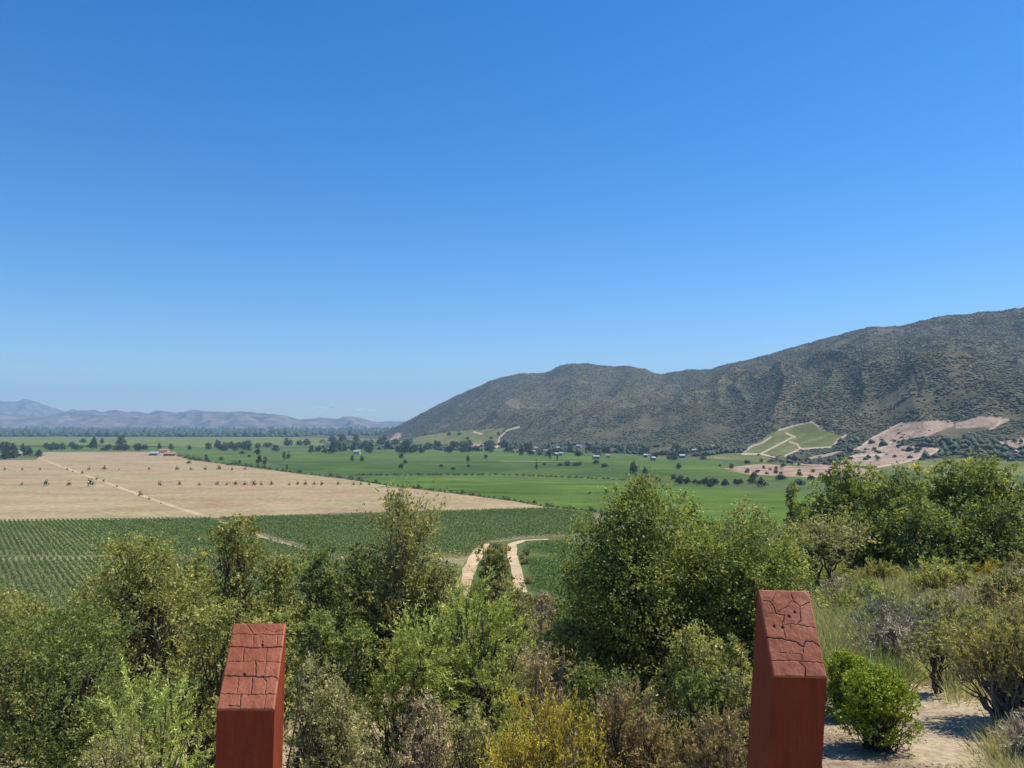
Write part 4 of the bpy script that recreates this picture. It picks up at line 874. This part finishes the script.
vil = [(410, 447, 3.5, 'white', 'white'), (445, 448.5, 3.8, 'cream', 'red'), (513.5, 452.5, 2.5, 'white', 'white'), (518, 452.5, 2, 'white', 'white'), (533, 453.5, 3.5, 'white', 'white'), (546, 452.5, 3.5, 'cream', 'white'),
       (556, 456, 3, 'white', 'grey'), (561, 455.5, 3, 'white', 'grey'), (536, 449.5, 4, 'cream', 'white'), (558, 449.5, 3, 'cream', 'grey'), (579, 447.5, 5, 'cream', 'grey'), (596, 459, 6, 'white', 'white'), (608, 458, 4, 'cream', 'red'),
       (646, 457.5, 4, 'white', 'grey'), (653, 460.5, 3.5, 'white', 'white'), (682, 458, 5, 'white', 'grey'), (694, 452.5, 4, 'white', 'white'), (712, 448.5, 5, 'cream', 'red'), (724, 449.5, 3, 'cream', 'white')]
vil.sort()
for i, (px, b, wp, wl, rf) in enumerate(vil):
    house(px, b, wp, 3.6, wl, rf, f'{ordn(i)} village house from the left, {wl} walls, {rf} roof', (i * .7) % 1 - .5, 6.5, 'house', 'village houses under the hill')

# ------------------------------------------------------------------ red timber posts
def post_material(tone):
    m, n, o = newmat('red_painted_timber'); p = n.nodes.new('ShaderNodeBsdfPrincipled'); p.inputs['Roughness'].default_value = .62; p.inputs['Specular IOR Level'].default_value = .25
    v = coords(n, 'Object', (9, 9, .9)); g = noise(n, 5, 8, .65, v, .8); b = noise(n, 6, 6, .6, coords(n)); f = noise(n, 60, 4, .7, coords(n, 'Object', (1, .4, 1)))
    r = ramp(n, [(.3, tuple(x * .78 for x in tone)), (.55, tone), (.8, tuple(min(1, x * 1.2) for x in tone))]); n.links.new(g.outputs[0], r.inputs[0])
    bl = noise(n, 5, 9, .78, coords(n, 'Object', (1, 1, .35))); br_ = ramp(n, [(.36, (.55, .52, .50)), (.48, (1, 1, 1)), (.60, (1.1, 1.12, 1.15)), (.70, (1.35, 1.7, 2.0))]); n.links.new(bl.outputs[0], br_.inputs[0])
    side = mixc(n, 1.0, r.outputs[0], br_.outputs[0], 'MULTIPLY')
    at_ = n.nodes.new('ShaderNodeAttribute'); at_.attribute_name = 'top'
    topc = ramp(n, [(.30, (.25, .075, .036)), (.5, (.33, .105, .054)), (.72, (.43, .17, .105))]); n.links.new(b.outputs[0], topc.inputs[0])
    ff = ramp(n, [(.35, (.82, .80, .78)), (.6, (1.05, 1.05, 1.05))]); n.links.new(f.outputs[0], ff.inputs[0])
    tc = mixc(n, 1.0, topc.outputs[0], ff.outputs[0], 'MULTIPLY')
    col = mixc(n, at_.outputs['Fac'], side, tc)
    ck = n.nodes.new('ShaderNodeAttribute'); ck.attribute_name = 'crack'
    col = mixc(n, ck.outputs['Fac'], col, (.055, .018, .012))
    n.links.new(col, p.inputs['Base Color'])
    bp = n.nodes.new('ShaderNodeBump'); bp.inputs['Strength'].default_value = .5; bp.inputs['Distance'].default_value = .004
    n.links.new(g.outputs[0], bp.inputs['Height']); n.links.new(bp.outputs[0], p.inputs['Normal'])
    n.links.new(p.outputs[0], o.inputs[0]); return m
def post(label, FL, FR, NL, NR, Df, Dn, lean, cracks, holes, cx0, tone):
    """four top corners in the picture, their distances, sideways lean per metre; cracks in top (u,v)"""
    A_, B_, C_, D_ = at(*FL, Df), at(*FR, Df), at(*NL, Dn), at(*NR, Dn)
    org = np.array([(C_[0] + D_[0]) / 2, (A_[1] + C_[1]) / 2, 0]); zg = GRZ(org[0], org[1]); org[2] = zg - .15
    nu, nv = 110, 190
    u, v = np.meshgrid(np.linspace(0, 1, nu), np.linspace(0, 1, nv))
    P = (A_ * (1 - u[..., None]) + B_ * u[..., None]) * (1 - v[..., None]) + (C_ * (1 - u[..., None]) + D_ * u[..., None]) * v[..., None]
    nrm = np.cross(D_ - C_, A_ - C_); nrm = nrm / np.linalg.norm(nrm)
    if nrm[2] < 0: nrm = -nrm
    wu, wv = np.linalg.norm(B_ - A_), np.linalg.norm(C_ - A_)
    e = np.minimum(np.minimum(u, 1 - u) * wu, np.minimum(v, 1 - v) * wv); rr = .006
    rnd = -rr * (1 - np.sqrt(np.clip(1 - (1 - np.clip(e / rr, 0, 1)) ** 2, 0, 1)))
    ck = np.zeros(u.shape); wob = (fbm(u * 14, v * 20, 3) - .5)
    for line, wd in cracks:
        d = dline((u + wob * .03) * wu, (v + np.roll(wob, 40, 1) * .02) * wv, [(a * wu, b * wv) for a, b in line]); wl = wd * .42 * (.55 + .9 * fbm(u * 9 + len(line), v * 9, 2)); ck = np.maximum(ck, 1 - sstep(wl * .5, wl * 1.25, d))
    for (a, b, r_) in holes: ck = np.maximum(ck, 1 - sstep(r_ * .5, r_, np.hypot((u - a) * wu, (v - b) * wv * .8)))
    hgt = rnd - ck * .0035 + (fbm(u * 6, v * 9, 4) - .5) * .004 + (fbm(u * 50, v * 14, 3) - .5) * .0009
    P = P + nrm * hgt[..., None]
    V = P.reshape(-1, 3) - org
    F = gridF(nu, nv); F = F[:, ::-1]
    loop = [i for i in range(nu)] + [r_ * nu + nu - 1 for r_ in range(1, nv)] + [(nv - 1) * nu + i for i in range(nu - 2, -1, -1)] + [r_ * nu for r_ in range(nv - 2, 0, -1)]
    loop = np.array(loop); seg = 14; parts = [V]; fs = [F]; prev = loop; nV = len(V); att_t = [np.ones(nV)]; att_c = [ck.ravel()]
    T0 = V[loop]
    P0 = ((A_ * (1 - u[..., None]) + B_ * u[..., None]) * (1 - v[..., None]) + (C_ * (1 - u[..., None]) + D_ * u[..., None]) * v[..., None] + nrm * (rnd - .001)[..., None]).reshape(-1, 3) - org
    T0 = P0[loop]
    for k in range(1, seg + 1):
        q = T0.copy(); f_ = [0, .0006, .009, .03][k] if k < 4 else .03 + .97 * ((k - 3) / (seg - 3)) ** 1.3; z = T0[:, 2] * (1 - f_); dz = T0[:, 2] - z; q[:, 2] = z; q[:, 0] -= dz * lean
        q[:, :2] += .003 * rr * np.sin(z * 3)[:, None]
        ids = nV + np.arange(len(loop)); nV += len(loop); parts.append(q); att_t.append(np.zeros(len(loop)))
        c_ = ck.ravel()[loop] * (.8 if k < 2 else 0); att_c.append(c_)
        fs.append(np.stack([prev, np.roll(prev, -1), np.roll(ids, -1), ids], 1)); prev = ids
    me = mesh_np('timber_post', np.concatenate(parts), np.concatenate(fs), [post_material(tone)], False, [('top', 'POINT', np.concatenate(att_t)), ('crack', 'POINT', np.concatenate(att_c))])
    me.polygons.foreach_set('use_smooth', np.concatenate([np.ones(len(F), bool), np.zeros(len(me.polygons) - len(F), bool)]))
    import bmesh
    bm = bmesh.new(); bm.from_mesh(me); bmesh.ops.recalc_face_normals(bm, faces=bm.faces[:]); bm.to_mesh(me); bm.free()
    return tag(obj('timber_post', me, None, tuple(org)), label, 'post', 'red timber posts')
def uv(pts, FL, FR, NL, NR):
    out = []
    for x, y in pts:
        v = (y - FL[1]) / (NL[1] - FL[1]); l = FL[0] + (NL[0] - FL[0]) * v; r = FR[0] + (NR[0] - FR[0]) * v; out.append(((x - l) / (r - l), v))
    return out
q = ((197, 105), (438, 105), (120, 500), (385, 500))
cl = [([(185, 160), (438, 163)], .0028), ([(172, 221), (300, 226), (400, 223), (428, 219)], .0045), ([(160, 290), (300, 288), (410, 294)], .0022), ([(148, 356), (290, 358), (340, 362), (370, 356), (395, 364), (404, 380)], .0042),
      ([(132, 434), (260, 437), (395, 436)], .0028), ([(262, 112), (288, 160), (290, 222)], .0026), ([(248, 226), (240, 290)], .0028), ([(352, 226), (345, 290)], .0026), ([(298, 288), (298, 356)], .0045), ([(348, 290), (342, 320), (338, 356)], .002),
      ([(222, 360), (212, 432)], .0028), ([(283, 360), (279, 434)], .0040), ([(330, 360), (346, 380), (345, 434)], .0030), ([(232, 437), (228, 498)], .0034), ([(350, 437), (338, 498)], .003), ([(335, 150), (345, 135), (380, 150), (425, 140)], .0016), ([(400, 165), (395, 220)], .0016), ([(172, 485), (228, 488)], .003)]
cl = [(uv(p, *q), wd) for p, wd in cl]; hl = [(*uv([(245, 352)], *q)[0], .008), (*uv([(328, 215)], *q)[0], .007), (*uv([(330, 198)], *q)[0], .004)]
Z = lambda x, y: (190 + x / 4.575, 600 + y / 4.571)
post('left red painted timber post with a sloping cracked top', Z(197, 105), Z(438, 105), Z(120, 500), Z(385, 500), 3.06, 2.80, .012, cl, hl, 0, (.205, .030, .008))
q = ((147, 75), (345, 80), (207, 412), (417, 418))
cr = [([(180, 268), (240, 271), (290, 280), (325, 300), (335, 277), (362, 278), (392, 300)], .0048), ([(165, 122), (195, 124), (210, 145), (218, 172)], .0036), ([(203, 125), (215, 88)], .0022), ([(275, 92), (285, 120), (310, 140), (315, 200), (300, 212)], .0032),
      ([(310, 140), (350, 123)], .0026), ([(190, 172), (250, 176), (245, 215), (256, 266)], .0030), ([(255, 215), (275, 210), (300, 214), (372, 226)], .0024), ([(198, 355), (290, 352), (404, 359)], .0026), ([(310, 357), (330, 378), (330, 414)], .0038), ([(325, 300), (325, 322)], .003), ([(230, 322), (318, 330), (318, 352)], .0018),
      ([(218, 172), (262, 140), (280, 120)], .0018), ([(275, 210), (275, 235)], .0018)]
cr = [(uv(p, *q), wd) for p, wd in cr]; hr_ = [(*uv([(268, 183)], *q)[0], .007), (*uv([(290, 165)], *q)[0], .006), (*uv([(211, 223)], *q)[0], .006), (*uv([(243, 228)], *q)[0], .006)]
Z = lambda x, y: (720 + x / 3.877, 570 + y / 3.879)
post('right red painted timber post with a sloping cracked top', Z(147, 75), Z(345, 80), Z(207, 412), Z(417, 418), 3.13, 2.95, .078, cr, hr_, 0, (.180, .028, .008))

# ------------------------------------------------------------------ small clouds far beyond the range
M_CL, n, o = newmat('cloud_white'); d1 = n.nodes.new('ShaderNodeBsdfDiffuse'); d2 = n.nodes.new('ShaderNodeBsdfTranslucent'); ad = n.nodes.new('ShaderNodeAddShader'); tp = n.nodes.new('ShaderNodeBsdfTransparent'); mx = n.nodes.new('ShaderNodeMixShader')
for q_ in (d1, d2): q_.inputs[0].default_value = (.95, .95, .97, 1)
n.links.new(d1.outputs[0], ad.inputs[0]); n.links.new(d2.outputs[0], ad.inputs[1]); mx.inputs[0].default_value = .17; n.links.new(tp.outputs[0], mx.inputs[1]); n.links.new(ad.outputs[0], mx.inputs[2]); n.links.new(mx.outputs[0], o.inputs[0])
import bmesh
for i, (px, py, wp, hp, lb) in enumerate([(365, 409.5, 12, 2.6, 'right and larger of the small white clouds low over the far mountains'), (334, 407.5, 7, 1.8, 'middle faint small cloud low over the far mountains'), (317, 408, 8, 2, 'left faint small cloud low over the far mountains')]):
    D = 24000; p = at(px, py, D); bm = bmesh.new(); rg = np.random.default_rng(i); from mathutils import Matrix, Vector
    for k in range(9):
        s = rg.uniform(.25, .6); bmesh.ops.create_icosphere(bm, subdivisions=3, radius=1, matrix=Matrix.Translation((rg.uniform(-.5, .5), 0, rg.uniform(-.2, .2))) @ Matrix.Diagonal((s * .6, s * .5, s, 1)))
    me = bpy.data.meshes.new('cloud'); bm.to_mesh(me); bm.free(); me.materials.append(M_CL)
    for f in me.polygons: f.use_smooth = True
    o = obj('cloud', me, None, tuple(p)); o.scale = (wp / FPX * D, wp / FPX * D, hp / 2 / FPX * D); tag(o, lb, 'cloud', 'small clouds over the far mountains')

# ------------------------------------------------------------------ haze
m, n, o = newmat('haze'); pvn = n.nodes.new('ShaderNodeVolumePrincipled'); pvn.inputs['Density'].default_value = 9.5e-5; pvn.inputs['Color'].default_value = (.42, .70, 1, 1); pvn.inputs['Anisotropy'].default_value = 0.0
n.links.new(pvn.outputs[0], o.inputs['Volume'])
bm = bmesh.new(); box(bm, (0, 0, 349), (29000, 29000, 702 + 60)); me = bpy.data.meshes.new('haze'); bm.to_mesh(me); bm.free(); me.materials.append(m)
tag(obj('haze', me), kind='stuff')
print('leaves', NLEAF, 'fillers', fn)
